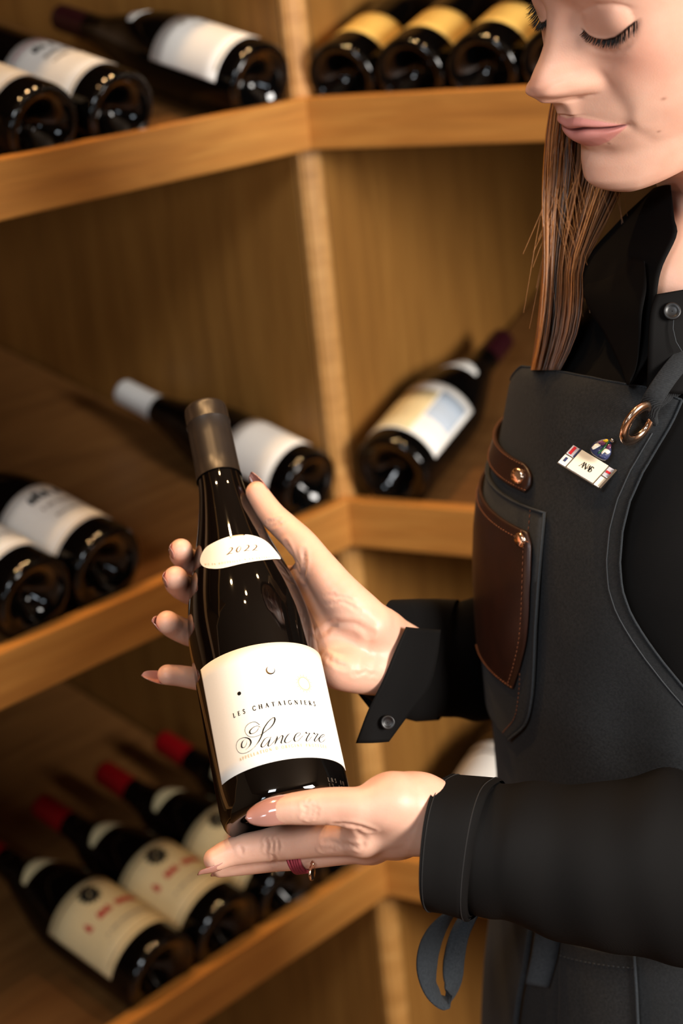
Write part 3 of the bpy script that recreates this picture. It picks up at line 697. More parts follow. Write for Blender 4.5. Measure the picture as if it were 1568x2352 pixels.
fin_nail(ix[-1]+d*.004+nn*.0058, d, nn, .0120, .0230, .0095)
d = md[-1]-md[-3]; d /= np.linalg.norm(d)
fin_nail(md[-1]+d*.003+nn*.0050, d, nn, .0105, .0170, .0045)
def nail_geo(tip, back, nrm, w, length, over):
    side = np.cross(nrm, back); V = []; nu, nv = 16, 11
    for lay in (0, 1):
        for i in range(nu):
            u = i/(nu-1); x = -(length-over)+length*u
            t = max(0., (u-.42)/.58); wd = w/2*(.86+.14*min(1, u/.25))*math.sqrt(max(0, 1-t**2.1))*(1-.12*t)
            if u < .12: wd *= math.sqrt(max(.05, 1-((.12-u)/.12)**2*.75))
            lift = .0004+.0012*math.sin(min(1, u*1.15)*math.pi)-.0022*max(0, u-.5)**1.5
            for j in range(nv):
                v = -1+2*j/(nv-1); crv = .34*w*(v*v)*(wd/(w/2)) 
                V.append(tip+back*x+side*(v*wd)+nrm*(lift-crv*.75-(.0006 if lay else 0)))
    F = grid_faces(nu, nv); N = nu*nv; F += grid_faces(nu, nv, off=N, flip=True)
    rim = list(range(nv))+[i*nv+nv-1 for i in range(1, nu)]+[(nu-1)*nv+j for j in range(nv-2, -1, -1)]+[i*nv for i in range(nu-2, 0, -1)]
    F += [(rim[(i+1) % len(rim)], rim[i], rim[i]+N, rim[(i+1) % len(rim)]+N) for i in range(len(rim))]
    return V, F
# ------------------------------------------------------------------ skin
t = NT('skin'); v = t.coord(kind='Generated'); vo = t.coord()
n1 = t.noise(vo, 45, 4); n2 = t.noise(vo, 900, 2); n3 = t.noise(vo, 140, 3)
base = t.ramp(n1, [(.3, s2l((220, 168, 144))), (.7, s2l((229, 182, 158)))])
at = t.n('ShaderNodeAttribute', attribute_name='tint'); 
col = t.mix(at.outputs['Alpha'], base, at.outputs['Color'])
t.set(Base_Color=col, Roughness=.43); t.b.inputs['Subsurface Weight'].default_value = .22; t.b.inputs['Subsurface Radius'].default_value = (.9, .35, .18); t.b.inputs['Subsurface Scale'].default_value = .006
t.b.inputs['Specular IOR Level'].default_value = .42
bm_ = t.n('ShaderNodeMath', operation='ADD'); t.l(n2, bm_.inputs[0]); t.l(n3, bm_.inputs[1]); t.bump(bm_.outputs[0], .10, .0006); MATS['skin'] = t.m
plain('nail_polish', (184, 131, 117), .1, coat=1.0)
person = empty('person', (float(P(1518, 1300, 1.42)[0]), float(P(1518, 1300, 1.42)[1]), 0)); bpy.context.view_layer.update()
tag(person, 'woman in black shirt and dark denim apron looking down at the bottle she holds', 'person')
def pm(o):
    o.parent = person; o.matrix_parent_inverse = person.matrix_world.inverted(); return o
for nl_ in NAILS: pm(mesh('fingernail', *nail_geo(*nl_), 'nail_polish'))
BODY = MB()
def vnormals(V, F):
    n = np.cross(V[F[:, 2]]-V[F[:, 0]], V[F[:, 3]]-V[F[:, 1]]); N = np.zeros_like(V)
    for j in range(4):
        for c in range(3): N[:, c] += np.bincount(F[:, j], weights=n[:, c], minlength=len(V))
    return N/(np.linalg.norm(N, axis=1)[:, None]+1e-12)
def crease(V, N, px, depth, sig, n=24):
    """press a fold into the skin along a line drawn on its visible side"""
    q2 = spline(np.array(px, float), n); pv = proj(V); vis = (N@FWD) < 0.1; pts = []
    for x, y in q2:
        c = np.where(vis & (np.hypot(pv[:, 0]-x, pv[:, 1]-y) < 7))[0]
        if len(c): pts.append(V[c[np.argmin(pv[c, 2])]])
    if len(pts) < 3: return V
    pts = np.array(pts); m = np.where(vis & (np.linalg.norm(V-pts.mean(0), axis=1) < np.linalg.norm(pts-pts.mean(0), axis=1).max()+.006))[0]; d = np.full(len(m), 9.); te = np.zeros(len(m))
    for i in range(len(pts)-1):
        ab = pts[i+1]-pts[i]; t = np.clip((V[m]-pts[i])@ab/(ab@ab+1e-12), 0, 1); e = np.linalg.norm(V[m]-pts[i]-t[:, None]*ab, axis=1); k = e < d; d[k] = e[k]; te[k] = ((i+t)/(len(pts)-1))[k]
    V = V.copy(); V[m] -= N[m]*(depth*np.exp(-(d/sig)**2)*np.clip(np.minimum(te, 1-te)*5, .15, 1)-depth*.35*np.exp(-((d-2.2*sig)/sig)**2))[:, None]; return V
CRA = [([(652, 1252), (668, 1280), (682, 1305)], .0016, .0016), ([(690, 1262), (694, 1300), (690, 1335)], .0010, .0014), ([(728, 1452), (765, 1436), (815, 1440), (850, 1462)], .0011, .0020), ([(742, 1392), (790, 1384), (828, 1398)], .0005, .0011), ([(740, 1372), (785, 1366), (820, 1376)], .0004, .0010),
       ([(604, 1204), (622, 1196), (640, 1186)], .0006, .0010), ([(611, 1213), (628, 1205), (646, 1195)], .0006, .0010), ([(742, 1500), (770, 1520), (800, 1530)], .0006, .0014), ([(815, 1552), (845, 1546), (872, 1552)], .0005, .0012), ([(838, 1420), (850, 1470), (846, 1530)], .0005, .0025)]
CRB = [([(694, 1840), (700, 1862), (697, 1884)], .0007, .0010), ([(708, 1836), (715, 1862), (710, 1888)], .0008, .0010), ([(722, 1838), (728, 1862), (722, 1886)], .0006, .0010), ([(770, 1898), (812, 1902), (850, 1913)], .0012, .0015), ([(812, 1905), (835, 1935), (830, 1955)], .0006, .0016), ([(604, 1926), (610, 1940), (606, 1956)], .0006, .0010), ([(616, 1926), (622, 1940), (618, 1958)], .0005, .0010),
       ([(628, 1926), (633, 1940), (630, 1956)], .0004, .0010), ([(545, 1940), (550, 1950), (548, 1962)], .0004, .0010), ([(736, 1958), (780, 1948), (830, 1950)], .0006, .0014), ([(740, 1935), (775, 1940), (815, 1948)], .0005, .0014), ([(622, 1968), (627, 1978), (624, 1990)], .0004, .0010)]
for (V, F), CR in ((handA, CRA), (handB, CRB)):
    V = relax(V, F, 3, .5); N = vnormals(V, F)
    for px, dep, sg in CR: V = crease(V, N, px, dep, sg)
    BODY.add(V, F)
HEAD_R = [[-0.44987, -0.86835, -0.20876], [0.88044, -0.39201, -0.26675], [0.1498, -0.3038, 0.94088]]
HEAD_T = [0.2383, 1.18777, 1.51847]
HEAD_S = 1.0618
HEAD_LM = [((0,111,-36),(1219,196),2),((0,98,-48),(1266,236),1),((-15,79,-9),(1342,72),1.5),((-47,66,-8),(1462,58),1.5),((-18,92,-39),(1356,184),1.5),((-26,82,-70),(1432,294),2),((0,97,-70.5),(1298,298),1.5),((0,99,-62.5),(1284,271),1.5),((0,94,-82),(1330,345),1),((0,80,-116),(1405,441),1.5),((0,92,-103),(1345,405),1)]
# ------------------------------------------------------------------ head (millimetres; x = her right, y = forward, z = up, 0 at the pupils)
HR = np.array(HEAD_R); HT = np.array(HEAD_T); HS = HEAD_S*.001
rows = np.array([  # z, half width, front depth, exponent, back depth
 (124.5, 4, 2, 2.0, -14), (122, 22, 24, 2, -38), (114, 42, 46, 2.1, -64), (99, 58, 66, 2.2, -82), (80, 67, 80, 2.2, -92), (56, 71, 88.5, 2.25, -97), (36, 72, 92.5, 2.25, -98), (18, 71.5, 91.5, 2.25, -98),
 (4, 70.5, 87, 2.3, -97), (-10, 70, 84.5, 2.35, -95), (-25, 69, 85, 2.2, -92), (-40, 67, 88, 1.95, -86), (-52, 65, 92, 1.8, -80), (-62, 63, 93.4, 1.7, -74), (-70, 61, 92.4, 1.65, -70), (-80, 58.5, 90, 1.6, -66),
 (-88, 56.5, 89.2, 1.5, -63), (-96, 54.5, 90.2, 1.55, -60), (-104, 53, 90.0, 1.6, -58), (-110, 51, 87.5, 1.65, -57), (-114.5, 48.5, 82, 1.7, -56), (-117.5, 46, 74, 1.75, -56), (-119.5, 42.5, 62, 1.8, -56), (-122, 42.5, 50, 2, -56), (-127, 44.5, 42, 2, -57), (-140, 47, 37, 2, -58), (-165, 49, 34, 2, -60), (-200, 52, 32, 2, -64), (-240, 66, 34, 2, -72)])
zs_ = np.concatenate([np.linspace(124.5, 30, 34), np.linspace(28, -122, 250)[0:], np.linspace(-123, -240, 40)])
o_ = np.argsort(rows[:, 0]); tab = pchip(zs_, rows[o_, 0], rows[o_, 1:]); NZ = len(zs_)
u_ = np.linspace(0, 1, 150); fx = np.concatenate([np.linspace(0, .55, 90), np.linspace(.55, 1, 62)[1:]])
th_f = np.arcsin(np.minimum(fx, 1)); th_b = np.linspace(math.pi/2, math.pi, 46)[1:]
half = np.concatenate([th_f, th_b]); ang_ = np.concatenate([-half[::-1], half[1:]]); ang_ = ang_[1:]   # full loop, seam at the back
X = np.zeros((NZ, len(ang_))); Y = X.copy(); Zg = np.repeat(zs_[:, None], len(ang_), 1)
for i in range(NZ):
    w_, y0, n_, yb = tab[i]; s_ = np.sin(ang_); c_ = np.cos(ang_); fr = np.abs(ang_) <= math.pi/2+1e-9
    X[i] = w_*s_
    Y[i] = np.where(fr, y0*np.power(np.clip(1-np.abs(s_)**n_, 0, 1), .5), yb*np.abs(c_))
AX = np.abs(X); front = np.clip((Y-5)/30, 0, 1)
def G(x0, z0, sx, sz, rot=0):
    dx, dz = AX-x0, Zg-z0; c, s = math.cos(math.radians(rot)), math.sin(math.radians(rot)); a, b = dx*c+dz*s, -dx*s+dz*c
    return np.exp(-(a/sx)**2-(b/sz)**2)
sm = lambda t: t*t*(3-2*t)
ss = lambda a, b, x: sm(np.clip((x-a)/(b-a), 0, 1))
dY = np.zeros_like(X)
# sockets, brow, cheek
dY += -3.4*G(25, 6, 13, 10)-4.0*G(14.5, -2, 6.5, 11)-1.2*G(40, 3, 10, 8)+2.2*G(28, 19, 18, 6)+2.6*G(45, -24, 15, 12)+1.8*G(34, -38, 13, 14)+1.0*G(0, 20, 9, 6)
# nose
zz = np.array([20, 10, 3, -5, -14, -23, -29, -33.5, -37.5, -41.5, -45, -48, -50.2, -53.5, -58, -62])[::-1]
yy = np.array([92.3, 90.0, 89.4, 91.6, 95.6, 101.4, 106.0, 108.8, 110.2, 109.6, 107.0, 102.6, 98.4, 96.2, 95.4, 96.0])[::-1]
mid = pchip(Zg[:, 0], zz, yy); b0 = pchip(Zg[:, 0], rows[o_, 0], rows[o_, 2]); dm = np.where((Zg[:, 0] < 20) & (Zg[:, 0] > -60), np.maximum(mid-b0-(dY[:, len(ang_)//2]), 0), 0)
sw = pchip(Zg[:, 0], [-62, -52, -47, -40, -33, -24, -14, -4, 8, 20], [6, 7.5, 11.5, 15.2, 15.2, 13.2, 11.4, 10.4, 10.8, 15]); sq = pchip(Zg[:, 0], [-62, -46, -38, -24, 0, 20], [2, 2.3, 2.3, 2.2, 2.1, 2])
dY += dm[:, None]*np.exp(-(AX/sw[:, None])**sq[:, None])
r2 = ((AX-13.6)/7.2)**2+((Zg+40.6)/7.2)**2; dY += 5.0*np.exp(-1.15*r2**1.5)-.8*G(13, -31.5, 6, 3.5)+1.6*G(6.5, -42, 4.5, 4)
dY += -1.6*G(20.8, -38.5, 2.8, 6.5, 14)+3.2*np.exp(-(AX/3.6)**2)*np.exp(-((Zg+48.6)/2.6)**2)-3.4*G(8.2, -47.6, 3.0, 1.3)-2.0*G(7.6, -49.8, 3.2, 1.6)-1.6*G(13, -48.2, 4, 1.5)
dY += -1.3*np.exp(-(AX/2.8)**2)*ss(-63, -60, Zg)*ss(-49, -52, Zg)+.9*np.exp(-((AX-5.6)/2.4)**2)*ss(-63, -60, Zg)*ss(-49, -53, Zg)
# mouth
WM = 26.0; ed = np.clip(1-(AX/WM)**2, 0, 1); zs0 = -70.2+.9*np.exp(-(AX/4)**2)*-1+.6*np.exp(-((AX-9)/5)**2)+.9*(AX/WM)**3*(AX < 40)
zu = pchip(AX[0]*0+AX[0], [0, 5, 9, 15, 22, 26, 30, 80], [-63.2, -61.9, -62.6, -64.8, -67.6, -69.2, -69.3, -69.3]) if False else np.interp(AX, [0, 2, 5, 9, 15, 22, 26, 80], [-63.4, -62.9, -62.0, -62.6, -64.6, -67.4, -69.2, -69.2])
zl = np.interp(AX, [0, 6, 10, 16, 22, 26, 80], [-82.0, -81.9, -81.0, -78.2, -73.6, -70.4, -70.4])
tu = np.clip((Zg-zs0)/np.maximum(zu-zs0, .3), 0, 1.0); tl = np.clip((zs0-Zg)/np.maximum(zs0-zl, .3), 0, 1.0)
inw = AX < WM+1
dY += np.where(inw, 3.4*np.sin(np.pi*tu**.75)*(Zg > zs0)*ed**.6+4.6*np.sin(np.pi*tl**.85)*(Zg <= zs0)*ed**.6, 0)
dY += .7*np.exp(-((Zg-zu)/1.2)**2)*ed+.4*np.exp(-((Zg-zl)/1.4)**2)*ed
dY += -3.2*np.exp(-((Zg-zs0)/1.05)**2)*np.clip(1-(AX/(WM+2))**6, 0, 1)-1.5*G(27.6, -69.8, 3.4, 3.4)+1.2*G(32, -66, 4, 7, -20)
dY += -2.3*G(0, -87.0, 13, 3.4)-1.0*G(11, -84, 6, 3)+2.2*G(0, -103, 13, 9)
# folds
def seg_d(p0, p1):
    p0, p1 = np.array(p0, float), np.array(p1, float); v = p1-p0; L = np.hypot(*v); v /= L; n = np.array([-v[1], v[0]])
    q = np.stack([AX-p0[0], Zg-p0[1]], -1); return (q@v)/L, q@n
t_, d_ = seg_d((19.5, -36), (30.5, -65)); win = ss(-.12, .12, t_)*ss(1.3, .85, t_); dY += (-.55*np.exp(-(d_/4.2)**2)+1.1*np.exp(-((d_-9)/7.5)**2))*win
t_, d_ = seg_d((29, -72), (35, -88)); win = ss(-.1, .2, t_)*ss(1.1, .6, t_); dY += (-.5*np.exp(-(d_/3.4)**2)+.4*np.exp(-((d_-6)/4.5)**2))*win
# eyes: downcast upper lids over the eyeballs
EX, EZ, ER = 31.5, -3.0, 13.4
dx, dz = AX-EX, Zg-EZ; rr = dx**2*.80+dz**2; yb_ = 64.8+np.sqrt(np.clip(ER**2-rr, 0, None)); cur = Y+dY; inside = rr < ER**2
k_ = 4.5; h_ = np.clip(.5+.5*(yb_-cur)/k_, 0, 1); mx = cur*(1-h_)+yb_*h_+k_*h_*(1-h_)
dY = np.where(inside, mx-Y, dY)
zlash = np.interp(AX, [14, 17, 21, 26, 31, 37, 42, 46, 49], [-6.8, -8.2, -11.0, -13.0, -13.6, -12.6, -10.0, -6.6, -4.6]); ew = ss(14, 18, AX)*ss(50, 45, AX)
dY += ew*(-1.7*ss(.5, -.7, Zg-zlash)*np.exp(-(np.minimum(Zg-zlash, 0)/6)**2)+.5*np.exp(-((Zg-zlash-.9)/1.0)**2))
zcr = np.interp(AX, [14, 20, 31, 40, 48], [-1.5, 4.0, 7.6, 6.4, 1.5]); dY += -.8*np.exp(-((Zg-zcr)/1.7)**2)*ss(15, 21, AX)*ss(50, 43, AX)
dY += -.7*np.exp(-((Zg-zlash+8.5)/2.2)**2)*ss(14, 22, AX)*ss(48, 38, AX)
Yf = Y+dY*front
# jaw slopes up towards the ears
wj = ss(-62, -108, Zg)*ss(-160, -124, Zg); Zf = Zg+wj*np.clip(.24*(88-Y)-3, 0, 40)*ss(-40, 40, Y)
Vh = np.stack([X, Yf, Zf], -1)
# neck leans back under the tilted head
tn = ss(-112, -200, Zf)*np.clip((-112-Zf), 0, None)
Vh[..., 1] -= tn*0.02
LANDM = HEAD_LM
def head_world(v): return (np.asarray(v, float)*HS)@HR.T+HT
src = np.array([l[0] for l in LANDM], float); want = np.array([l[1] for l in LANDM], float)
W0 = head_world(src); pr0 = proj(W0); dif = ((want-pr0[:, :2])/FPX*pr0[:, 2:3])           # metres in the camera plane
disp = dif[:, :1]*RGT-dif[:, 1:]*UPV
SIG = .032
K = np.exp(-(np.linalg.norm(W0[:, None]-W0[None], axis=-1)/SIG)**2)+np.eye(len(W0))*.12; CO = np.linalg.solve(K, disp)
def head_pts(v):
    W_ = head_world(v); s_ = W_.shape; W_ = W_.reshape(-1, 3)
    k = np.exp(-(np.linalg.norm(W_[:, None]-W0[None], axis=-1)/SIG)**2); return (W_+k@CO).reshape(s_)
HV = head_pts(Vh.reshape(-1, 3)); nA = len(ang_)
HF = grid_faces(NZ, nA, True, flip=True)
HF.append(tuple(range(nA)))
# skin colour: lips, lids, cheeks; darker where the lips meet
tint = np.zeros((NZ, nA, 4)); def_c = s2l((226, 172, 146))
def paint(mask, rgb):
    c = np.array(s2l(rgb)); a = np.clip(mask, 0, 1)[..., None]*front[..., None]; A0 = tint[..., 3:]; 
    na = a+A0*(1-a); tint[..., :3] = np.where(na > 1e-4, (c*a+tint[..., :3]*A0*(1-a))/np.maximum(na, 1e-4), c); tint[..., 3:] = na
paint(.35*G(42, -30, 18, 16), (226, 150, 128)); paint(.4*G(30, 2, 16, 10), (200, 140, 118)); paint(.25*G(0, -40, 9, 8), (232, 160, 138))
lipm = np.where(inw, ss(-.8, .5, np.minimum(zu-Zg, Zg-zl))*ss(WM+.6, WM-1.2, AX), 0)
paint(lipm*.9, (208, 136, 128)); paint(lipm*np.exp(-((Zg-zs0)/.8)**2)*.8, (110, 50, 50))
paint(ew*np.exp(-((Zg-zlash-.1)/.75)**2)*.95, (26, 20, 18)); paint(.3*ew*np.exp(-((Zg-zlash+3)/3)**2), (150, 95, 80))
for mx_, mz_, mr_ in ((-46, -57, 1.0), (-15, -80.0, .8), (-38, -78, .8)):
    paint(.6*np.exp(-((X-mx_)**2+(Zg-mz_)**2)/mr_**2), (140, 84, 62))
HTINT = tint.reshape(-1, 4)
BODY_TINT = [(0, 0, 0, 0)]*len(BODY.v)+[tuple(c) for c in HTINT]
BODY.add(HV, HF)
# ---- lashes, brows
def surf(ax_, z_, side=-1, off=0.):       # nearest grid vertex in front
    i = np.argmin(np.abs(zs_-z_)); j = np.argmin(np.where(Y[i] > 5, np.abs(X[i]-side*ax_), 1e9)); return Vh[i, j]+np.array([0, off, 0])
plain('lash_black', (14, 11, 10), .5); plain('brow_brown', (110, 78, 50), .6)
for side in (-1, 1):
    B = MB(); rnd = random.Random(3)
    for k in range(120):
        ax_ = 16.5+31*(k/119)+rnd.uniform(-.2, .2); z_ = float(np.interp(ax_, [14, 17, 21, 26, 31, 37, 42, 46, 49], [-6.8, -8.2, -11.0, -13.0, -13.6, -12.6, -10.0, -6.6, -4.6]))
        p0 = surf(ax_, z_, side, .3); L = (4.6+3.2*ss(18, 38, np.array(ax_)))*rnd.uniform(.7, 1.05); fan = (ax_-29)/22
        d1 = np.array([side*fan*.75+rnd.uniform(-.16, .16), .72, -.72+rnd.uniform(-.12, .12)]); d2 = d1+np.array([side*fan*.35, -.05, .55])
        q = [p0, p0+d1*L*.4, p0+d1*L*.75+np.array([0, 0, .15*L*.4]), p0+d1*L*.78+d2*L*.28]
        B.add(*tube(head_pts(spline(q, 6)), np.array([.00024, .00024, .0002, .00016, .0001, .00005])*1.1, 4))
    pm(B.build('eyelashes', 'lash_black'))
    B = MB()
    for k in range(150):
        u = rnd.random(); ax_ = 13+36*u; z_ = 19+5.5*math.sin(min(1, u*1.25)*1.9)-9*max(0, u-.62)+rnd.uniform(-2.6, 2.6)*(1-.7*u); p0 = surf(ax_, z_, side, .2)
        d1 = np.array([side*(.5+.5*u), .12, .7-1.0*u]); d1 /= np.linalg.norm(d1); q = [p0, p0+d1*3+np.array([0, .3, 0]), p0+d1*7]
        B.add(*tube(head_pts(spline(q, 4)), [.00016, .00018, .00012, .00004], 3))
    pm(B.build('eyebrow', 'brow_brown'))
# ------------------------------------------------------------------ torso: a standing oval column, its outline taken from the chest and hips
AXX, AXY = P(1588, 1300, 1.335)[:2]
RAT = 1.12
sil_px = [(1455, 560), (1400, 600), (1335, 660), (1275, 730), (1222, 790), (1183, 832), (1162, 900), (1150, 960), (1138, 1020), (1118, 1090), (1103, 1160), (1097, 1240), (1097, 1330), (1102, 1420), (1108, 1520), (1116, 1600), (1124, 1680), (1131, 1780), (1136, 1900), (1130, 2020), (1118, 2120), (1106, 2240), (1098, 2352), (1092, 2480)]
def tangent(px, py):
    # ray through the outline point: half-width a at which the oval just touches it
    d = P(px, py, 1.)-CAM; t0 = (AXY-CAM[1])/d[1]
    dx, dy = d[0], d[1]; ox, oy = CAM[0]-AXX, (CAM[1]-AXY)
    # scale y by 1/RAT -> circle
    dy2, oy2 = dy/RAT, oy/RAT; L2 = dx*dx+dy2*dy2; t_ = -(ox*dx+oy2*dy2)/L2
    return math.hypot(ox+t_*dx, oy2+t_*dy2), (CAM+d*t_)[2]
tz = np.array([tangent(*q) for q in sil_px]); o_ = np.argsort(tz[:, 1]); TZ, TA = tz[o_, 1], tz[o_, 0]
def ta(z_): return np.interp(z_, TZ, TA-.0075)
def S(ph, z_, off=0.):               # surface point: angle from the side facing the camera (0) towards picture left (90 deg)
    a_ = math.radians(ph); r_ = float(ta(z_))+off; return np.array([AXX-r_*math.sin(a_), AXY-r_*RAT*math.cos(a_), z_])
def Sinv(px, py, off=0.):
    d = P(px, py, 1.)-CAM; tt = 1.2
    lo_t, prev = .95, None
    for tt in np.arange(.9, 1.6, .002):
        q = CAM+d*tt; r_ = math.hypot(q[0]-AXX, (q[1]-AXY)/RAT); g = r_-(float(ta(q[2]))+off)
        if g <= 0: break
        if prev is not None and g > prev: break
        prev = g
    q = CAM+d*tt; return math.degrees(math.atan2(-(q[0]-AXX), -(q[1]-AXY)/RAT)), q[2]
def sgrid(U, Wz, off, thick=.0016):
    """cloth patch from 2-D arrays of angle and height; closed with a thickness"""
    nr, nc = U.shape; off = np.broadcast_to(off, U.shape); V = []
    for lay in (0, 1):
        for i in range(nr):
            for j in range(nc): V.append(S(U[i, j], Wz[i, j], off[i, j]-(thick if lay else 0)))
    F = grid_faces(nr, nc, flip=True); N = nr*nc; F += grid_faces(nr, nc, off=N)
    rim = list(range(nc))+[i*nc+nc-1 for i in range(1, nr)]+[(nr-1)*nc+j for j in range(nc-2, -1, -1)]+[i*nc for i in range(nr-2, 0, -1)]
    F += [(rim[i], rim[(i+1) % len(rim)], rim[(i+1) % len(rim)]+N, rim[i]+N) for i in range(len(rim))]
    return V, F
def cloth_mat(name, rgb, rgb2, scale, bump, rough=.85, rot=.8, sheen=.15):
    t = NT(name); v = t.coord(rot=(.5, .62, .3))
    wv = t.n('ShaderNodeTexWave', wave_type='BANDS', bands_direction='DIAGONAL'); wv.inputs['Scale'].default_value = scale; wv.inputs['Distortion'].default_value = .6; wv.inputs['Detail'].default_value = 1; t.l(v, wv.inputs['Vector'])
    n_ = t.noise(v, scale*.9, 3); n2 = t.noise(v, 22, 3)
    m_ = t.n('ShaderNodeMath', operation='MULTIPLY'); t.l(wv.outputs['Fac'], m_.inputs[0]); t.l(n_, m_.inputs[1])
    c1 = t.ramp(m_.outputs[0], [(.12, s2l(rgb)), (.6, s2l(rgb2))]); c2 = t.mix(n2, c1, s2l(tuple(.5*(a+b)*.8 for a, b in zip(rgb, rgb2))))
    t.set(Base_Color=c2, Roughness=rough); t.b.inputs['Sheen Weight'].default_value = sheen; t.b.inputs['Specular IOR Level'].default_value = .25
    t.bump(m_.outputs[0], bump, .0008); MATS[name] = t.m
cloth_mat('denim', (20, 22, 24), (64, 67, 70), 640, .5, sheen=.03); cloth_mat('denim_edge', (24, 28, 32), (68, 74, 80), 640, .5, sheen=.03)
cloth_mat('shirt', (10, 9, 9), (15, 13, 12), 900, .08, .75, sheen=.0); MATS['shirt'].node_tree.nodes['Principled BSDF'].inputs['Specular IOR Level'].default_value = .1
plain('shirt_seam', (24, 22, 22), .8)
def leather(name, rgb):
    t = NT(name); v = t.coord(); n_ = t.noise(v, 60, 4); n2 = t.noise(v, 700, 3)
    t.set(Base_Color=t.ramp(n_, [(.3, s2l(tuple(c*.8 for c in rgb))), (.7, s2l(rgb))]), Roughness=.42); t.bump(n2, .15, .0005); MATS[name] = t.m
leather('leather', (46, 22, 14)); plain('thread', (112, 66, 40), .7); plain('thread_grey', (44, 48, 52), .8)
plain('metal_rose', (232, 196, 168), .18, metal=1); plain('metal_silver', (225, 222, 218), .14, metal=1); plain('button_black', (20, 20, 21), .4)
# ---- shirt body (closed oval, a little inside the apron) with shoulders and a collar opening
zl_ = np.linspace(.66, TZ.max(), 90); V = []; n_ = 96
for z_ in zl_:
    for k in range(n_):
        ph = 360*k/n_; wob = .0022*math.sin(7*math.radians(ph)+z_*23)*math.sin(z_*31+ph*.02)
        V.append(S(ph, z_, -.007+wob))
nz0 = len(zl_); ztop = zl_[-1]; NK = head_pts(np.array([[0, -14, -165.]]))[0]
# close the shoulders towards the neck
for k_, (sc, up) in enumerate(((.97, .006), (.92, .012), (.86, .018), (.80, .024), (.74, .03), (.70, .036))):
    for k in range(n_):
        a_ = math.radians(360*k/n_); p0 = S(360*k/n_, ztop, -.007); c = np.array([AXX, AXY, ztop]); u_k = k_/5; ctr = c*(1-u_k*.8)+np.array([NK[0], NK[1], ztop])*(u_k*.8)
        q = ctr+(p0-c)*sc; q[2] = ztop+up; V.append(q)
shirt = empty('shirt'); pm(shirt); shirt.matrix_parent_inverse = Matrix.Identity(4); shirt.parent = None
shirt.location = person.location; shirt.parent = person; shirt.matrix_parent_inverse = person.matrix_world.inverted(); bpy.context.view_layer.update()
def sh(o, root=None):
    root = root or shirt; o.parent = root; o.matrix_parent_inverse = root.matrix_world.inverted(); return o
sh(mesh('shirt_body', V, grid_faces(nz0+6, n_, True, flip=True), 'shirt'))
# ---- sleeves
def sleeve_mesh(path, rads, flat=1.0, seg=64, n=70, folds=.004, seed=0, squash_dir=None):
    p = spline(path, n); r_ = pchip(np.linspace(0, 1, n), np.linspace(0, 1, len(rads)), rads); t_, nn, bb = frames(p); V = []; rnd = random.Random(seed); ph = [rnd.uniform(0, 6.28) for _ in range(8)]
    for i in range(n):
        u = i/(n-1)
        for k in range(seg):
            a_ = 2*math.pi*k/seg
            w_ = math.sin(u*21+2.2*math.cos(a_+ph[0])+ph[1])*.55+math.sin(u*37+3*math.cos(a_-ph[2])+ph[3])*.3+math.sin(u*9+2*a_+ph[4])*.5
            e_ = math.sin(min(1, u*5)*math.pi/2)
            q = nn[i]*math.cos(a_)+bb[i]*math.sin(a_)
            V.append(p[i]+q*(r_[i]+folds*w_*e_))
    return V, grid_faces(n, seg, True), p, r_
def ring(top, bot, d, half, skew=.16):           # oval ring whose picture outline runs from top to bottom point
    c = (P(*top, d)+P(*bot, d))/2; b_ = P(*top, d)-c; a_ = FWD*half+RGT*half*skew; return c, a_, b_
def ring_sleeve(rings, n=90, seg=72, folds=.003, seed=0):
    C_ = spline([r_[0] for r_ in rings], n); A_ = spline([r_[1] for r_ in rings], n); B_ = spline([r_[2] for r_ in rings], n); rnd = random.Random(seed); ph = [rnd.uniform(0, 6.28) for _ in range(8)]; V = []
    for i in range(n):
        u = i/(n-1); e_ = min(1, u*9)
        for k in range(seg):
            t_ = 2*math.pi*k/seg; w_ = math.sin(u*17+2.0*math.cos(t_+ph[0])+ph[1])*.6+math.sin(u*33+2.6*math.cos(t_-ph[2])+ph[3])*.3+math.sin(u*7+2*t_+ph[4])*.5
            q = A_[i]*math.cos(t_)+B_[i]*math.sin(t_); V.append(C_[i]+q*(1+folds*w_*e_/np.linalg.norm(q)))
    return V, grid_faces(n, seg, True)
# left arm: forearm across the front, elbow to the right of the picture
V, F = ring_sleeve([ring((1100, 1797), (1070, 2092), 1.142, .0385), ring((1160, 1799), (1130, 2110), 1.146, .042), ring((1260, 1803), (1225, 2138), 1.152, .046), ring((1400, 1799), (1370, 2170), 1.160, .050), ring((1560, 1788), (1540, 2196), 1.170, .053), ring((1700, 1770), (1700, 2200), 1.185, .056), ring((1790, 1740), (1880, 2120), 1.20, .058)], 100, folds=.0026, seed=4)
sh(mesh('sleeve', V, F, 'shirt'))
V, F, pL, rL = sleeve_mesh([P(1735, 2005, 1.186), P(1800, 1900, 1.205), P(1800, 1560, 1.25), P(1770, 1250, 1.27), P(1720, 980, 1.285), P(1650, 820, 1.30)], [.048, .060, .058, .058, .060, .056], n=60, folds=.003, seed=4)
sh(mesh('sleeve', V, F, 'shirt'))
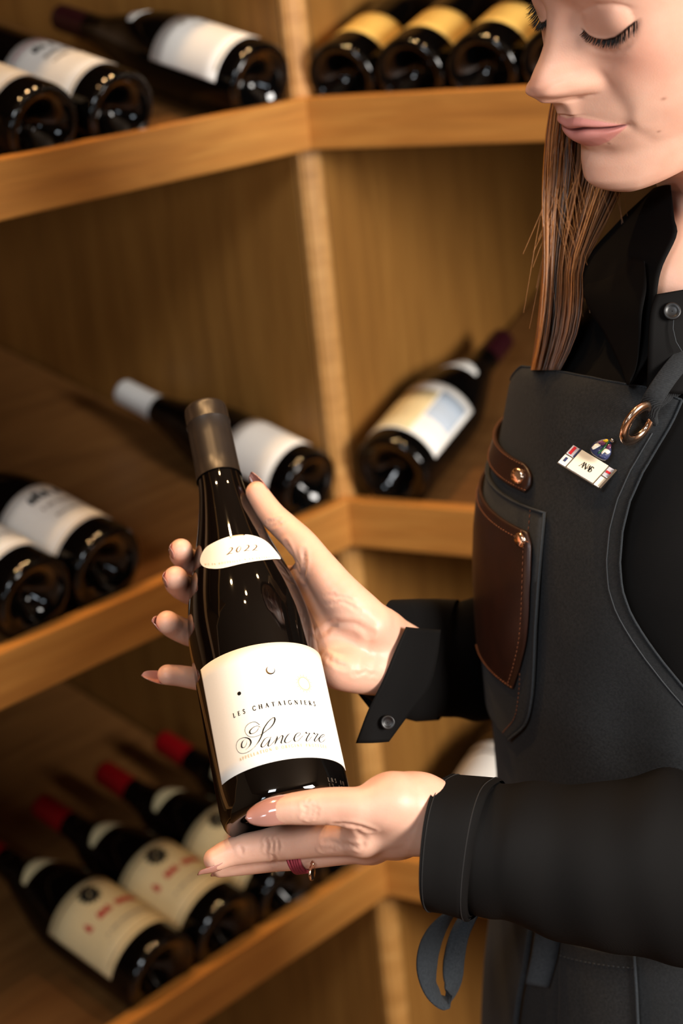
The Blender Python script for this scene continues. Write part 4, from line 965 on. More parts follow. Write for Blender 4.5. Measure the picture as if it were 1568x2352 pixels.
# right arm: from behind the apron to the wrist
V, F = ring_sleeve([ring((1000, 1381), (962, 1650), 1.322, .036), ring((1050, 1380), (1018, 1648), 1.358, .038), ring((1110, 1376), (1100, 1644), 1.396, .040), ring((1200, 1360), (1200, 1640), 1.44, .044), ring((1330, 1310), (1340, 1600), 1.47, .050), ring((1400, 1250), (1460, 1480), 1.49, .05)], 60, folds=.0026, seed=9)
sh(mesh('sleeve', V, F, 'shirt'))
V, F, pR, rR = sleeve_mesh([P(1380, 1400, 1.48), P(1430, 1300, 1.49), P(1450, 1180, 1.48), P(1480, 960, 1.45), P(1500, 830, 1.42)], [.045, .050, .052, .054, .05], n=40, folds=.002, seed=9)
sh(mesh('sleeve', V, F, 'shirt'))
def sq_(v, e=.62): return math.copysign(abs(v)**e, v)
def cuff(pxs, name='cuff'):
    """cuff from rings given as (centre, semi vector 1, semi vector 2)"""
    V = []; seg = 72
    for off in (0, -.0022):
        for c, a_, b_ in pxs:
            la, lb = np.linalg.norm(a_), np.linalg.norm(b_)
            for k in range(seg):
                t_ = 2*math.pi*k/seg; V.append(c+a_*(1+off/la)*sq_(math.cos(t_))+b_*(1+off/lb)*sq_(math.sin(t_), .9))
    n = len(pxs); F = grid_faces(n, seg, True)+grid_faces(n, seg, True, off=n*seg, flip=True)
    F += [(k, (k+1) % seg, n*seg+(k+1) % seg, n*seg+k) for k in range(seg)]
    return sh(mesh(name, V, F, 'shirt'))
cuff([ring((1024, 1783), (1002, 2078), 1.135, .0470, .32), ring((1030, 1785), (1004, 2082), 1.136, .0472, .32), ring((1070, 1788), (1040, 2088), 1.138, .0470, .31), ring((1110, 1791), (1075, 2099), 1.140, .0468, .3), ring((1132, 1793), (1090, 2106), 1.142, .0468, .3), ring((1140, 1799), (1096, 2102), 1.142, .0435, .3)])
# stitched seam of the cuff
def seam(points, r_, mat, name, parent, dash=None):
    q = np.asarray(points, float)
    if not dash: V, F = tube(q, r_, 5); return sh(mesh(name, V, F, mat), parent)
    B = MB(); q = spline(q, max(8, int(np.sum(np.linalg.norm(np.diff(q, axis=0), axis=1))/(dash*.25)))); i = 0
    while i+3 < len(q): B.add(*tube(q[i:i+4], [r_*.6, r_, r_, r_*.6], 5)); i += 5
    return sh(B.build(name, mat), parent)
def ring_line(rg, k=1.012, n=60): return [rg[0]+rg[1]*k*sq_(math.cos(t_))+rg[2]*k*sq_(math.sin(t_), .9) for t_ in np.linspace(0, 2*math.pi, n)]
for rg_, kk in ((ring((1125, 1792), (1086, 2104), 1.1415, .0468, .3), 1.002), (ring((1033, 1785), (1008, 2083), 1.136, .0472, .32), 1.002)):
    seam(ring_line(rg_, kk), .00032, 'shirt_seam', 'cuff_seam', shirt)
# right cuff: turned back, open, with a pointed end and a button
cuff([ring((898, 1378), (836, 1592), 1.252, .033), ring((905, 1378), (842, 1596), 1.256, .034), ring((955, 1376), (905, 1640), 1.288, .037), ring((1000, 1376), (960, 1655), 1.318, .038), ring((1050, 1378), (1010, 1652), 1.352, .039)])
def slabpoly(name, pts, depthf, thick, mat, parent, n=3):
    """flat cloth piece with an outline given as picture points on the plane depthf(x,y)"""
    bm = bmesh.new(); f = [bm.verts.new(tuple(P(x, y, depthf(x, y)))) for x, y in pts]; fc = bm.faces.new(f)
    g_ = bmesh.ops.extrude_face_region(bm, geom=[fc]); vs = [e for e in g_['geom'] if isinstance(e, bmesh.types.BMVert)]
    bmesh.ops.translate(bm, vec=tuple(FWD*thick), verts=vs); bmesh.ops.recalc_face_normals(bm, faces=bm.faces)
    return sh(bmesh_obj(name, bm, mat, None, False), parent)
slabpoly('cuff_flap', [(814, 1584), (876, 1588), (862, 1632), (850, 1630)], lambda x, y: 1.262, .003, 'shirt', shirt)
def button(c, nrm, r_, parent, mat='button_black', name='button'):
    z_ = np.asarray(nrm)/np.linalg.norm(nrm); x_ = np.cross(z_, [0, 0, 1.]); x_ /= np.linalg.norm(x_); y_ = np.cross(z_, x_)
    V, F = revolve([(.0003, .0006), (r_*.45, .0005), (r_*.6, .0008), (r_*.8, .0016), (r_*.95, .0014), (r_, .0006), (r_, -.0008), (.0003, -.0008)], 28)
    o = mesh(name, [np.asarray(c)+x_*p[0]+y_*p[1]+z_*p[2] for p in V], F, mat); return sh(o, parent)
button(P(890, 1659, 1.2225), -FWD+RGT*.1, .0048, shirt)
# ------------------------------------------------------------------ apron
apron = empty('apron', tuple(person.location)); sh(apron, person); bpy.context.view_layer.update()
arm_px = [(1566, 918), (1545, 965), (1510, 1025), (1475, 1085), (1447, 1150), (1432, 1215), (1425, 1290), (1430, 1350), (1450, 1410), (1480, 1460), (1520, 1515), (1568, 1572), (1620, 1625), (1690, 1690), (1770, 1760)]
AP = np.array([Sinv(*q, .004) for q in arm_px]); o_ = np.argsort(AP[:, 1]); 
zr_, pr_ = AP[o_, 1], AP[o_, 0]
top_px = [(1183, 832), (1240, 842), (1300, 854), (1360, 865), (1420, 876), (1480, 888), (1530, 902), (1566, 918)]
TP = np.array([Sinv(*q, .004) for q in top_px]); o2 = np.argsort(TP[:, 0]); tph, tpz = TP[o2, 0], TP[o2, 1]
def ztopf(ph): return np.interp(ph, tph, tpz)-.0008*np.clip(ph-88, 0, None)
def phr(z_): return np.interp(z_, zr_, pr_)
zbot = .52; nrow, ncol = 120, 90; U = np.zeros((nrow, ncol)); Wz = U.copy()
for i in range(nrow):
    t_ = (i/(nrow-1))**1.0
    for j in range(ncol):
        s_ = j/(ncol-1)
        # iterate: height depends on angle (top edge), right limit depends on height
        z_ = float(tpz.mean())*(1-t_)+zbot*t_
        for _ in range(4):
            ph = phr(z_)+(138-phr(z_))*s_; z_ = float(ztopf(ph))*(1-t_)+zbot*t_
        U[i, j], Wz[i, j] = ph, z_
fold = np.zeros_like(U)
fold += .0014*np.sin(np.radians(U)*9+Wz*14)*np.sin(Wz*17+1)
fold += .0045*np.exp(-((U-12)/14)**2-((Wz-1.03)/.05)**2)-.004*np.exp(-((U-30)/9)**2-((Wz-1.02)/.07)**2)    # soft dent below the badge
fold += .002*np.exp(-((Wz-Wz[0].mean())/.03)**2)*np.exp(-((U-105)/30)**2)
offA = .0045+fold
V, F = sgrid(U, Wz, offA, .002); sh(mesh('bib', V, F, 'denim'), apron)
def edge_tube(idx, r_, name, mat='denim_edge', out=.0002):
    q = [S(U[i, j], Wz[i, j], offA[i, j]+out) for i, j in idx]; return seam(q, r_, mat, name, apron)
edge_tube([(i, 0) for i in range(0, 100)], .0009, 'hem'); edge_tube([(0, j) for j in range(ncol)], .0007, 'hem')
# inner seam of the hem
seam([S(U[i, 3], Wz[i, 3], offA[i, 3]+.0002) for i in range(4, 90)], .0005, 'thread_grey', 'hem_stitch', apron)
def rowpatch(name, right_px, mat, off, left_ph, parent=None, nc=26, thick=.002, left_px=None, topbow=0.):
    """piece whose right border follows picture points and whose left side runs round to the angle left_ph"""
    R_ = np.array([Sinv(*q, off) for q in right_px]); R_ = spline(R_, 34)
    if left_px is not None: Lp = spline(np.array([Sinv(*q, off) for q in left_px]), 34)
    U2 = np.zeros((34, nc)); Z2 = U2.copy()
    for i in range(34):
        for j in range(nc):
            s_ = j/(nc-1)
            if left_px is None: U2[i, j] = R_[i, 0]+(left_ph-R_[i, 0])*s_; Z2[i, j] = R_[i, 1]+topbow*s_*(1-i/33)
            else: U2[i, j] = R_[i, 0]+(Lp[i, 0]-R_[i, 0])*s_; Z2[i, j] = R_[i, 1]+(Lp[i, 1]-R_[i, 1])*s_
    V, F = sgrid(U2, Z2, off, thick); o = sh(mesh(name, V, F, mat), parent or apron); return o, U2, Z2
def rim_pts(U2, Z2, off, which, inset=0):
    n, m_ = U2.shape
    if which == 'right': return [S(U2[i, inset], Z2[i, inset], off) for i in range(n)]
    if which == 'top': return [S(U2[inset, j], Z2[inset, j], off) for j in range(m_)]
    if which == 'bottom': return [S(U2[n-1-inset, j], Z2[n-1-inset, j], off) for j in range(m_)]
pk, U2, Z2 = rowpatch('chest_pocket', [(1249, 1178), (1244, 1240), (1236, 1330), (1230, 1430), (1226, 1530), (1221, 1610), (1205, 1665), (1168, 1700)], 'denim', .0085, 120)
seam(rim_pts(U2, Z2, .0088, 'right'), .0009, 'denim_edge', 'pocket_hem', apron); seam(rim_pts(U2, Z2, .0088, 'top'), .0008, 'denim_edge', 'pocket_hem', apron)
seam(rim_pts(U2, Z2, .0088, 'right', 2), .00045, 'thread', 'pocket_stitch', apron, dash=.003)
lp, U3, Z3 = rowpatch('leather_pocket', [(1211, 1222), (1216, 1262), (1216, 1330), (1214, 1400), (1206, 1470), (1194, 1530), (1176, 1582)], 'leather', .0115, 112, topbow=.004)
seam(rim_pts(U3, Z3, .0118, 'right', 1), .0005, 'thread', 'leather_stitch', apron, dash=.003); seam(rim_pts(U3, Z3, .0118, 'top', 4), .0005, 'thread', 'leather_stitch', apron, dash=.003)
seam(rim_pts(U3, Z3, .0118, 'bottom', 1), .0005, 'thread', 'leather_stitch', apron, dash=.003)
ltR = [(1200, 1064), (1213, 1078), (1218, 1098), (1214, 1118), (1203, 1130)]
lt, U4, Z4 = rowpatch('leather_tab', ltR, 'leather', .0100, 118, topbow=0)
seam(rim_pts(U4, Z4, .0103, 'top', 3), .00045, 'thread', 'leather_stitch', apron, dash=.003); seam(rim_pts(U4, Z4, .0103, 'bottom', 3), .00045, 'thread', 'leather_stitch', apron, dash=.003)
def snap(px, py, off, r_, tilt=0.):
    ph, z_ = Sinv(px, py, off); c = S(ph, z_, off); nr = S(ph, z_, off+.01)-c; nr = nr/np.linalg.norm(nr)+tilt*-FWD; nr /= np.linalg.norm(nr)
    x_ = np.cross(nr, ZV); x_ /= np.linalg.norm(x_); y_ = np.cross(nr, x_)
    V, F = revolve([(.0002, .0022), (r_*.5, .0021), (r_*.75, .0017), (r_*.92, .0011), (r_, .0004), (r_, -.001)], 32); return sh(mesh('snap_stud', [c+x_*p[0]+y_*p[1]+nr*p[2] for p in V], F, 'metal_rose'), apron)
snap(1191, 1093, .0120, .0056, .6); snap(1195, 1240, .0135, .0052)
# grommet
gp, gz = Sinv(1476, 960, .006); gc = S(gp, gz, .0165); gx = RGT*.65+UPV*.76; gy = (RGT*.76-UPV*.65)*.56+FWD*.83; gy /= np.linalg.norm(gy); gn = np.cross(gy, gx); gn = gn if gn@FWD < 0 else -gn; B = MB(); ring_ = []
V = []; nT, nS = 56, 14
for i in range(nT):
    a_ = 2*math.pi*i/nT; dr = gx*math.cos(a_)+gy*math.sin(a_)
    for k in range(nS):
        b_ = 2*math.pi*k/nS; V.append(gc+dr*(.0128+.0036*math.cos(b_))+gn*(.0024*math.sin(b_)))
F = [(i*nS+k, ((i+1) % nT)*nS+k, ((i+1) % nT)*nS+(k+1) % nS, i*nS+(k+1) % nS) for i in range(nT) for k in range(nS)]
sh(mesh('grommet', V, F, 'metal_rose'), apron)
def ribbon3(path, wvec, width, thick, n=50):
    p = spline(path, n); wv = spline(wvec, n); V = []; t_ = np.gradient(p, axis=0); t_ /= np.linalg.norm(t_, axis=1)[:, None]
    wd = np.broadcast_to(width, (n,)) if np.ndim(width) == 0 else np.interp(np.linspace(0, 1, n), np.linspace(0, 1, len(width)), width)
    for i in range(n):
        w_ = wv[i]-t_[i]*(wv[i]@t_[i]); w_ /= np.linalg.norm(w_); nn = np.cross(t_[i], w_)
        for a_, b_ in ((-1, -1), (-.92, -1.0), (.92, -1.0), (1, -1), (1, 1), (.92, 1.0), (-.92, 1.0), (-1, 1)): V.append(p[i]+w_*a_*wd[i]/2+nn*b_*thick/2*(.5 if abs(a_) == 1 else 1))
    F = grid_faces(n, 8, True)+[tuple(range(8))[::-1], tuple(range((n-1)*8, n*8))]; return V, F
dS = float(proj(gc)[2])
V, F = ribbon3([P(1492, 968, dS+.012), P(1488, 945, dS+.002), P(1502, 912, dS-.009), P(1535, 862, dS-.010), P(1580, 808, dS-.004), P(1640, 740, dS+.01), P(1690, 640, dS+.05)], [RGT*.8-UPV*.5-FWD*.2, RGT*.8-UPV*.5-FWD*.1, RGT*.8+UPV*.5, RGT*.8+UPV*.5, RGT*.8+UPV*.5, RGT*.8+UPV*.5, RGT*.8+UPV*.3], .0125, .0035)
sh(mesh('neck_strap', V, F, 'denim'), apron)
V, F = ribbon3([P(1500, 960, dS+.016), P(1530, 915, dS+.006), P(1570, 868, dS+.004), P(1640, 790, dS+.02), P(1700, 660, dS+.06)], [RGT*.8+UPV*.5]*5, .012, .0035); sh(mesh('neck_strap', V, F, 'denim'), apron)
# waist: pocket, hanging tape, tied loop
wp, U5, Z5 = rowpatch('waist_pocket', [(1457, 2192), (1460, 2240), (1463, 2300), (1466, 2380), (1468, 2460)], 'denim', .0090, 0, left_px=[(1288, 2158), (1286, 2220), (1284, 2290), (1282, 2370), (1280, 2450)])
seam(rim_pts(U5, Z5, .0094, 'right'), .0013, 'denim_edge', 'pocket_hem', apron); seam(rim_pts(U5, Z5, .0094, 'top', 5), .0005, 'thread_grey', 'pocket_stitch', apron, dash=.003)
def tz_(x, y, off): ph, z_ = Sinv(x, y, off); return S(ph, z_, off)
V, F = ribbon3([tz_(1268, 2095, .012), tz_(1262, 2140, .013), tz_(1250, 2200, .014), tz_(1234, 2262, .014)], [RGT+UPV*-.16]*4, [.0185, .0185, .0178, .0170], .003, 20); sh(mesh('tie_tape', V, F, 'denim_edge'), apron)
dl = 1.235
V, F = ribbon3([P(1062, 2070, dl), P(1022, 2112, dl), P(992, 2160, dl-.004), P(980, 2215, dl-.008), P(990, 2270, dl-.004), P(1018, 2296, dl+.006), P(1038, 2262, dl+.012), P(1042, 2205, dl+.012), P(1056, 2145, dl+.008), P(1090, 2080, dl+.006)],
               [RGT*.5+FWD, RGT*.6+FWD*.8, RGT*.8+FWD*.6, RGT+FWD*.4, RGT+FWD*.3-UPV*.2, RGT*.4+FWD, RGT+FWD*.2, RGT*.9-FWD*.3, RGT*.7-FWD*.6, RGT*.6-FWD*.6], [.012, .012, .014, .016, .017, .016, .016, .014, .012, .012], .0022, 70); sh(mesh('tie_loop', V, F, 'denim_edge'), apron)
# side fold of the skirt
V, F = ribbon3([tz_(1218, 2130, .010), tz_(1205, 2220, .011), tz_(1190, 2300, .011), tz_(1178, 2400, .011)], [RGT]*4, .004, .003, 20); sh(mesh('skirt_fold', V, F, 'denim_edge'), apron)
# ------------------------------------------------------------------ collar and placket
def loft2(name, left, right, mat, parent, bulge=.004, n=30, m_=14, thick=.0022):
    Lc = spline(np.array([P(*q) for q in left]), n); Rc = spline(np.array([P(*q) for q in right]), n); V = []
    for lay in (0, 1):
        for i in range(n):
            for j in range(m_):
                u = j/(m_-1); V.append(Lc[i]*(1-u)+Rc[i]*u-FWD*(bulge*math.sin(math.pi*u)-(thick if lay else 0)))
    F = grid_faces(n, m_, flip=True); N = n*m_; F += grid_faces(n, m_, off=N)
    rim = list(range(m_))+[i*m_+m_-1 for i in range(1, n)]+[(n-1)*m_+j for j in range(m_-2, -1, -1)]+[i*m_ for i in range(n-2, 0, -1)]
    F += [(rim[i], rim[(i+1) % len(rim)], rim[(i+1) % len(rim)]+N, rim[i]+N) for i in range(len(rim))]
    return sh(mesh(name, V, F, mat), parent)
loft2('cuff_flap', [(932, 1440, 1.228), (905, 1500, 1.222), (878, 1565, 1.219), (845, 1632, 1.219), (817, 1707, 1.222)], [(1012, 1447, 1.264), (1004, 1510, 1.258), (985, 1580, 1.252), (940, 1640, 1.240), (893, 1704, 1.230)], 'shirt', shirt, .003)
col_ = loft2('collar', [(1500, 432, 1.232), (1420, 508, 1.245), (1345, 600, 1.240), (1345, 690, 1.222), (1388, 765, 1.205), (1424, 840, 1.19), (1440, 884, 1.180)], [(1540, 425, 1.195), (1548, 500, 1.180), (1554, 540, 1.172), (1520, 615, 1.166), (1508, 680, 1.163), (1500, 790, 1.166), (1450, 884, 1.176)], 'shirt', shirt, .005)
loft2('collar_fall', [(1440, 585, 1.208), (1345, 655, 1.226), (1352, 700, 1.2165), (1392, 768, 1.200), (1427, 842, 1.185), (1439, 882, 1.176)], [(1480, 600, 1.168), (1484, 660, 1.162), (1474, 720, 1.160), (1470, 780, 1.163), (1462, 840, 1.167), (1446, 884, 1.172)], 'shirt', shirt, .003)
loft2('placket', [(1506, 676, 1.157), (1494, 720, 1.156), (1489, 800, 1.158), (1486, 900, 1.166)], [(1640, 655, 1.160), (1640, 720, 1.170), (1640, 800, 1.170), (1640, 910, 1.172)], 'shirt', shirt, .003)
button(P(1543, 715, 1.1545), -FWD-RGT*.1+UPV*.1, .0056, shirt)
seam([P(1547, 722, 1.1545), P(1545, 755, 1.1545), P(1552, 785, 1.1545), P(1566, 808, 1.1545)], .00035, 'thread_grey', 'loose_thread', shirt)
# shoulder yoke of the shirt and the collar round the back of the neck
nk0, nk1 = head_pts(np.array([[0, -12, -140.], [0, -12, -225.]]))
Yk = SDF(np.min([P(1380, 500, 1.15), P(1900, 1100, 1.60), P(1380, 1100, 1.6), P(1900, 500, 1.15)], 0)-.05, np.max([P(1380, 500, 1.15), P(1900, 1100, 1.60), P(1380, 1100, 1.6), P(1900, 500, 1.15)], 0)+.05, .005)
sL, sR, nb = P(1690, 830, 1.29), P(1490, 830, 1.43), nk1+FWD*.025+RGT*.022-UPV*.03
Yk.cone(nb, sL, .052, .060, .03); Yk.cone(nb, sR, .048, .055, .03); Yk.cone(nb, P(1640, 1000, 1.33), .06, .11, .04)
V, F = Yk.mesh(); sh(mesh('shirt_yoke', relax(V, F, 4, .5), F, 'shirt'))
na = (nk0-nk1)/np.linalg.norm(nk0-nk1); nf = HR@np.array([0, 1., 0]); nf = nf-na*(nf@na); nf /= np.linalg.norm(nf); nsd = np.cross(na, nf); V = []; nc_ = 60
for lay in (0, 1):
    for i, (hh, rr) in enumerate(((-.012, .060), (.004, .060), (.018, .061), (.030, .063), (.033, .066), (.028, .069), (.010, .072), (-.012, .075))):
        for k in range(nc_):
            a_ = math.radians(62+236*k/(nc_-1)); V.append(nk1+na*hh+(nf*math.cos(a_)+nsd*math.sin(a_))*(rr+(.0015 if lay else 0)))
sh(mesh('collar_band', V, grid_faces(8, nc_)+grid_faces(8, nc_, off=8*nc_, flip=True), 'shirt'))
# chest skin in the open neck, and the trunk under the clothes
Hd = SDF(np.min([P(1440, 420, 1.14), P(1760, 800, 1.34), P(1440, 800, 1.34), P(1760, 420, 1.14)], 0)-.02, np.max([P(1440, 420, 1.14), P(1760, 800, 1.34), P(1440, 800, 1.34), P(1760, 420, 1.14)], 0)+.02, .003)
nk0, nk1 = head_pts(np.array([[0, -12, -140.], [0, -12, -225.]]))
Hd.cone(nk0, nk1, .050, .052, .02); Hd.cone(nk1, P(1600, 690, 1.232), .050, .054, .03); Hd.cone(P(1545, 640, 1.205), P(1600, 700, 1.205), .024, .03, .03)
V, F = Hd.mesh(); BODY.add(relax(V, F, 3, .5), F)
V = []; zz_ = np.linspace(.78, TZ.max()-.02, 30)
for z_ in zz_: V += [S(360*k/40, z_, -.022) for k in range(40)]
F = grid_faces(30, 40, True, flip=True)+[tuple(range(40)), tuple(range(29*40, 30*40))[::-1]]; BODY.add(V, F)
V, F = tube(spline([P(1010, 1885, 1.134), P(1220, 1940, 1.150), P(1560, 1985, 1.175), P(1700, 1940, 1.19), P(1780, 1600, 1.25), P(1720, 980, 1.285), P(1640, 840, 1.30)], 30), np.linspace(.026, .045, 30), 16); BODY.add(V, F)
V, F = tube(spline([P(960, 1502, 1.300), P(1060, 1510, 1.366), P(1180, 1505, 1.43), P(1330, 1440, 1.48), P(1450, 1180, 1.48), P(1500, 860, 1.42)], 30), np.linspace(.008, .034, 30), 16); BODY.add(V, F)
# trousers and shoes below the frame
for sg in (-1, 1):
    c = np.array([AXX, AXY, 0]); sd = np.array([.55, -.83, 0])*sg; top = c+sd*.070+ZV*.80; V, F = tube(spline([top, c+sd*.09+ZV*.48, c+sd*.09+ZV*.09], 24), np.interp(np.linspace(0, 1, 24), [0, .3, .6, 1], [.085, .080, .065, .06]), 28)
    BODY.add(*tube(spline([top, c+sd*.09+ZV*.48, c+sd*.09+ZV*.06], 14), np.linspace(.065, .04, 14), 14)); pm(mesh('trouser_leg', V, F, 'shirt'))
    f_ = np.array([-.83, -.55, 0]); B = MB(); prof_ = [(-.06, .030, .055), (-.03, .036, .075), (.02, .036, .07), (.08, .042, .052), (.13, .040, .04), (.165, .028, .03), (.178, .008, .02)]; V = []
    for x, hw, ht in prof_:
        for k in range(16):
            a_ = math.pi*2*k/16; V.append(c+sd*.09+f_*x+np.cross(ZV, f_)*hw*math.cos(a_)+ZV*max(0., ht*(.5+.5*math.sin(a_))))
    pm(mesh('shoe', V, grid_faces(len(prof_), 16, True)+[tuple(range(16)), tuple(range(6*16, 7*16))[::-1]], 'button_black'))
# ------------------------------------------------------------------ hair
for nm, a_, b_ in (('hair_light', (150, 92, 40), (182, 120, 56)), ('hair_mid', (112, 68, 29), (142, 90, 42)), ('hair_dark', (60, 37, 19), (84, 54, 28))):
    t = NT(nm); v = t.coord((160, 160, 6)); n_ = t.noise(v, 6, 3); t.set(Base_Color=t.ramp(n_, [(.3, s2l(a_)), (.7, s2l(b_))]), Roughness=.38); t.b.inputs['Specular IOR Level'].default_value = .6; MATS[nm] = t.m
HM = MB(); MI = []
rnd = random.Random(11); rows_y = np.array([-90, 60, 180, 290, 400, 480, 600, 700, 780, 850])
xl = np.array([1400, 1330, 1280, 1258, 1248, 1243, 1246, 1240, 1231, 1219]); xr = np.array([1500, 1480, 1465, 1448, 1440, 1405, 1346, 1338, 1320, 1286])
dp0 = np.array([1.222, 1.238, 1.246, 1.248, 1.248, 1.248, 1.244, 1.240, 1.240, 1.242])
clumps = [(rnd.random(), rnd.uniform(-.5, .5), rnd.choice([0, 0, 1, 1, 1, 2]), rnd.uniform(0, 6.28)) for _ in range(70)]
nS_ = 1700
for k in range(nS_):
    cu, cs, ci, cp = clumps[rnd.randrange(len(clumps))]; ci = ci if rnd.random() < .75 else rnd.choice([0, 1, 2]); s0 = min(.995, max(.005, cu+rnd.gauss(0, .030))); dd = rnd.uniform(0, 1); j = rnd.gauss(0, 1); last = 10 if rnd.random() < .8 else rnd.choice([7, 8, 9]); short = rnd.random() < .16
    pts = []
    for i in range(last):
        u = i/9; s_ = s0*(1-.35*u)+cu*(.35*u); s_ += .05*math.sin(u*5+cp)*u+.006*j*math.sin(u*7+j)
        x = xl[i]+(xr[i]-xl[i])*min(1, max(0, s_)); pts.append(P(x+rnd.gauss(0, .6), rows_y[i], dp0[i]+.024*dd+.008*cs+.010*math.sin(cp+u*2)))
    n_ = 22; q = spline(pts, n_); r_ = np.full(n_, .00034+.00022*rnd.random()); r_[-3:] *= [.8, .55, .2]
    V, F = tube(q, r_, 3, False); HM.add(V, F); MI += [ci]*len(F)
for k in range(46):     # loose strands
    s0 = rnd.random(); i0 = rnd.randrange(2, 6); x0 = xl[i0]+(xr[i0]-xl[i0])*(s0*.3 if k % 2 else s0); amp = rnd.uniform(10, 60)*(1 if rnd.random() < .3 else -1); L = rnd.uniform(120, 330)
    q = spline([P(x0+10, rows_y[i0]-60, 1.245), P(x0, rows_y[i0]+20, 1.240), P(x0+amp*.5, rows_y[i0]+L*.5, 1.236), P(x0+amp*(1+.3*rnd.random()), rows_y[i0]+L, 1.236)], 16)
    V, F = tube(q, .00014, 3, False); HM.add(V, F); MI += [0]*len(F)
# scalp covered by a shell of hair that continues down the back
sel = (Zg > 74-.55*np.clip(60-Y, 0, 200)*.9) & ((Y < 40) | (Zg > 78)) & (Zg > -100); sel |= (Y < 14-.12*np.clip(40-Zg, 0, 200)) & (Zg > -110) & (Zg < 60); off_ = len(HM.v)
cen = np.stack([X*0, Y*0-5, np.clip(Zf, -100, 40)], -1); dirv = Vh-cen; dirv /= np.linalg.norm(dirv, axis=-1)[..., None]+1e-6; SV = head_pts((Vh+dirv*9).reshape(-1, 3)); ids = -np.ones(NZ*nA, int); sf_ = []
for i in range(0, NZ-1):
    for j in range(nA):
        q = (i*nA+j, i*nA+(j+1) % nA, (i+1)*nA+(j+1) % nA, (i+1)*nA+j)
        if all(sel[a//nA, a % nA] for a in q): sf_.append(q[::-1])
used = sorted({a for q in sf_ for a in q}); mp_ = {a: n for n, a in enumerate(used)}
HM.add(SV[used], [tuple(mp_[a] for a in q) for q in sf_]); MI += [1]*len(sf_)
VH2 = Vh[::3, ::2].reshape(-1, 3)
def scalp(x, y, z_, off):
    d = (VH2[:, 0]-x)**2+(VH2[:, 1]-y)**2+(VH2[:, 2]-z_)**2; v = VH2[np.argmin(d)]; c = np.array([0, -5, min(40, max(-100, v[2]))]); n = v-c; return v+n/(np.linalg.norm(n)+1e-6)*off
for k in range(620):    # strands combed back over the scalp, hiding the edge of the shell
    sg = rnd.choice([-1, 1]); z0 = rnd.uniform(-70, 112); y0 = 14-.12*max(0, 40-z0) if z0 < 60 else (38+.5*(z0-60) if z0 < 82 else 62-1.1*(z0-82)); y0 += rnd.uniform(-3, 3); x0 = sg*68 if z0 < 70 else sg*rnd.uniform(4, 60); o1 = rnd.uniform(9.5, 12.5)
    w_ = [scalp(x0, y0, z0, 6.5), scalp(sg*abs(x0*.9+sg*8), y0-26, z0-4, o1), scalp(sg*66, min(-40, y0-60), z0*.8-14, o1+1), scalp(sg*rnd.uniform(36, 58), -80, z0*.55-34, o1+1.5)]
    q = spline(head_pts(np.array(w_)), 16); r_ = np.full(16, .0011); r_[0] = .0004; V, F = tube(q, r_, 4, False); HM.add(V, F); MI += [rnd.choice([0, 1, 1, 2])]*len(F)
for k in range(420):    # long hair down her back, outside the frame
    a_ = rnd.uniform(-2.2, 2.2); p0 = head_pts(np.array([[62*math.sin(a_)*.9, -62-28*math.cos(a_), 10.]]))[0]; p1 = head_pts(np.array([[64*math.sin(a_)*.9, -72-28*math.cos(a_), -70.]]))[0]
    if p1[0] < P(1690, 600, 1.2)[0]: continue
    q = spline([p0, p1, p1+np.array([.01, .02, -.10]), p1+np.array([.015, .03, -.22+rnd.gauss(0, .02)])], 14); V, F = tube(q, .0016, 3, False); HM.add(V, F); MI += [rnd.choice([0, 1, 2])]*len(F)
hair = pm(HM.build('hair', 'hair_light')); hair.data.materials.append(MATS['hair_mid']); hair.data.materials.append(MATS['hair_dark']); hair.data.polygons.foreach_set('material_index', MI)
# ------------------------------------------------------------------ badge, pin, ring
dB = float(proj(tz_(1350, 1075, .006))[2])-.008
c4_ = [P(1315, 1024, dB+.004), P(1418, 1080, dB-.004), P(1378, 1126, dB-.006), P(1280, 1061, dB+.003)]
bc = sum(c4_)/4; bx_ = (c4_[1]-c4_[0]+c4_[2]-c4_[3])/2; LX = np.linalg.norm(bx_); bx_ /= LX; by_ = (c4_[0]-c4_[3]+c4_[1]-c4_[2])/2; LY = np.linalg.norm(by_); by_ /= LY; bn = np.cross(bx_, by_); bn = bn/np.linalg.norm(bn); 
badge = empty('name_badge', M=frame(bc, bx_, np.cross(bn, bx_), bn)); tag(badge, 'small silver and cream name badge pinned on the apron bib', 'badge'); SK = by_@bx_/np.sqrt(1-(by_@bx_)**2)
def bquad(name, x0, x1, y0, y1, z0, z1, mat, parent):
    LYs = LY*math.sqrt(1-(by_@bx_)**2); V = []
    for z_ in (z0, z1):
        for x, y in ((x0, y0), (x1, y0), (x1, y1), (x0, y1)): V.append((x*LX+y*LYs*SK, y*LYs, z_))
    return mesh(name, V, [(3, 2, 1, 0), (4, 5, 6, 7), (0, 1, 5, 4), (1, 2, 6, 5), (2, 3, 7, 6), (3, 0, 4, 7)], mat, parent, False)
plain('badge_cream', (240, 226, 198), .4); plain('enamel_red', (196, 40, 44), .25); plain('enamel_blue', (52, 58, 92), .25); plain('enamel_grey', (196, 190, 192), .3); plain('enamel_yellow', (240, 196, 30), .2); plain('enamel_purple', (126, 66, 96), .2); plain('enamel_green', (28, 84, 48), .2); plain('enamel_white', (240, 232, 214), .2)
bquad('backplate', -.5, .5, -.5, .5, -.0035, 0, 'metal_silver', badge); bquad('nameplate', -.30, .30, -.44, .5, 0, .0008, 'badge_cream', badge)
bquad('end_strip', -.49, -.33, .06, .48, 0, .0007, 'enamel_grey', badge); bquad('flag_stripe', -.46, -.40, .08, .46, .0007, .001, 'enamel_red', badge); bquad('flag_stripe', -.345, -.32, .04, .5, .0007, .001, 'enamel_blue', badge)
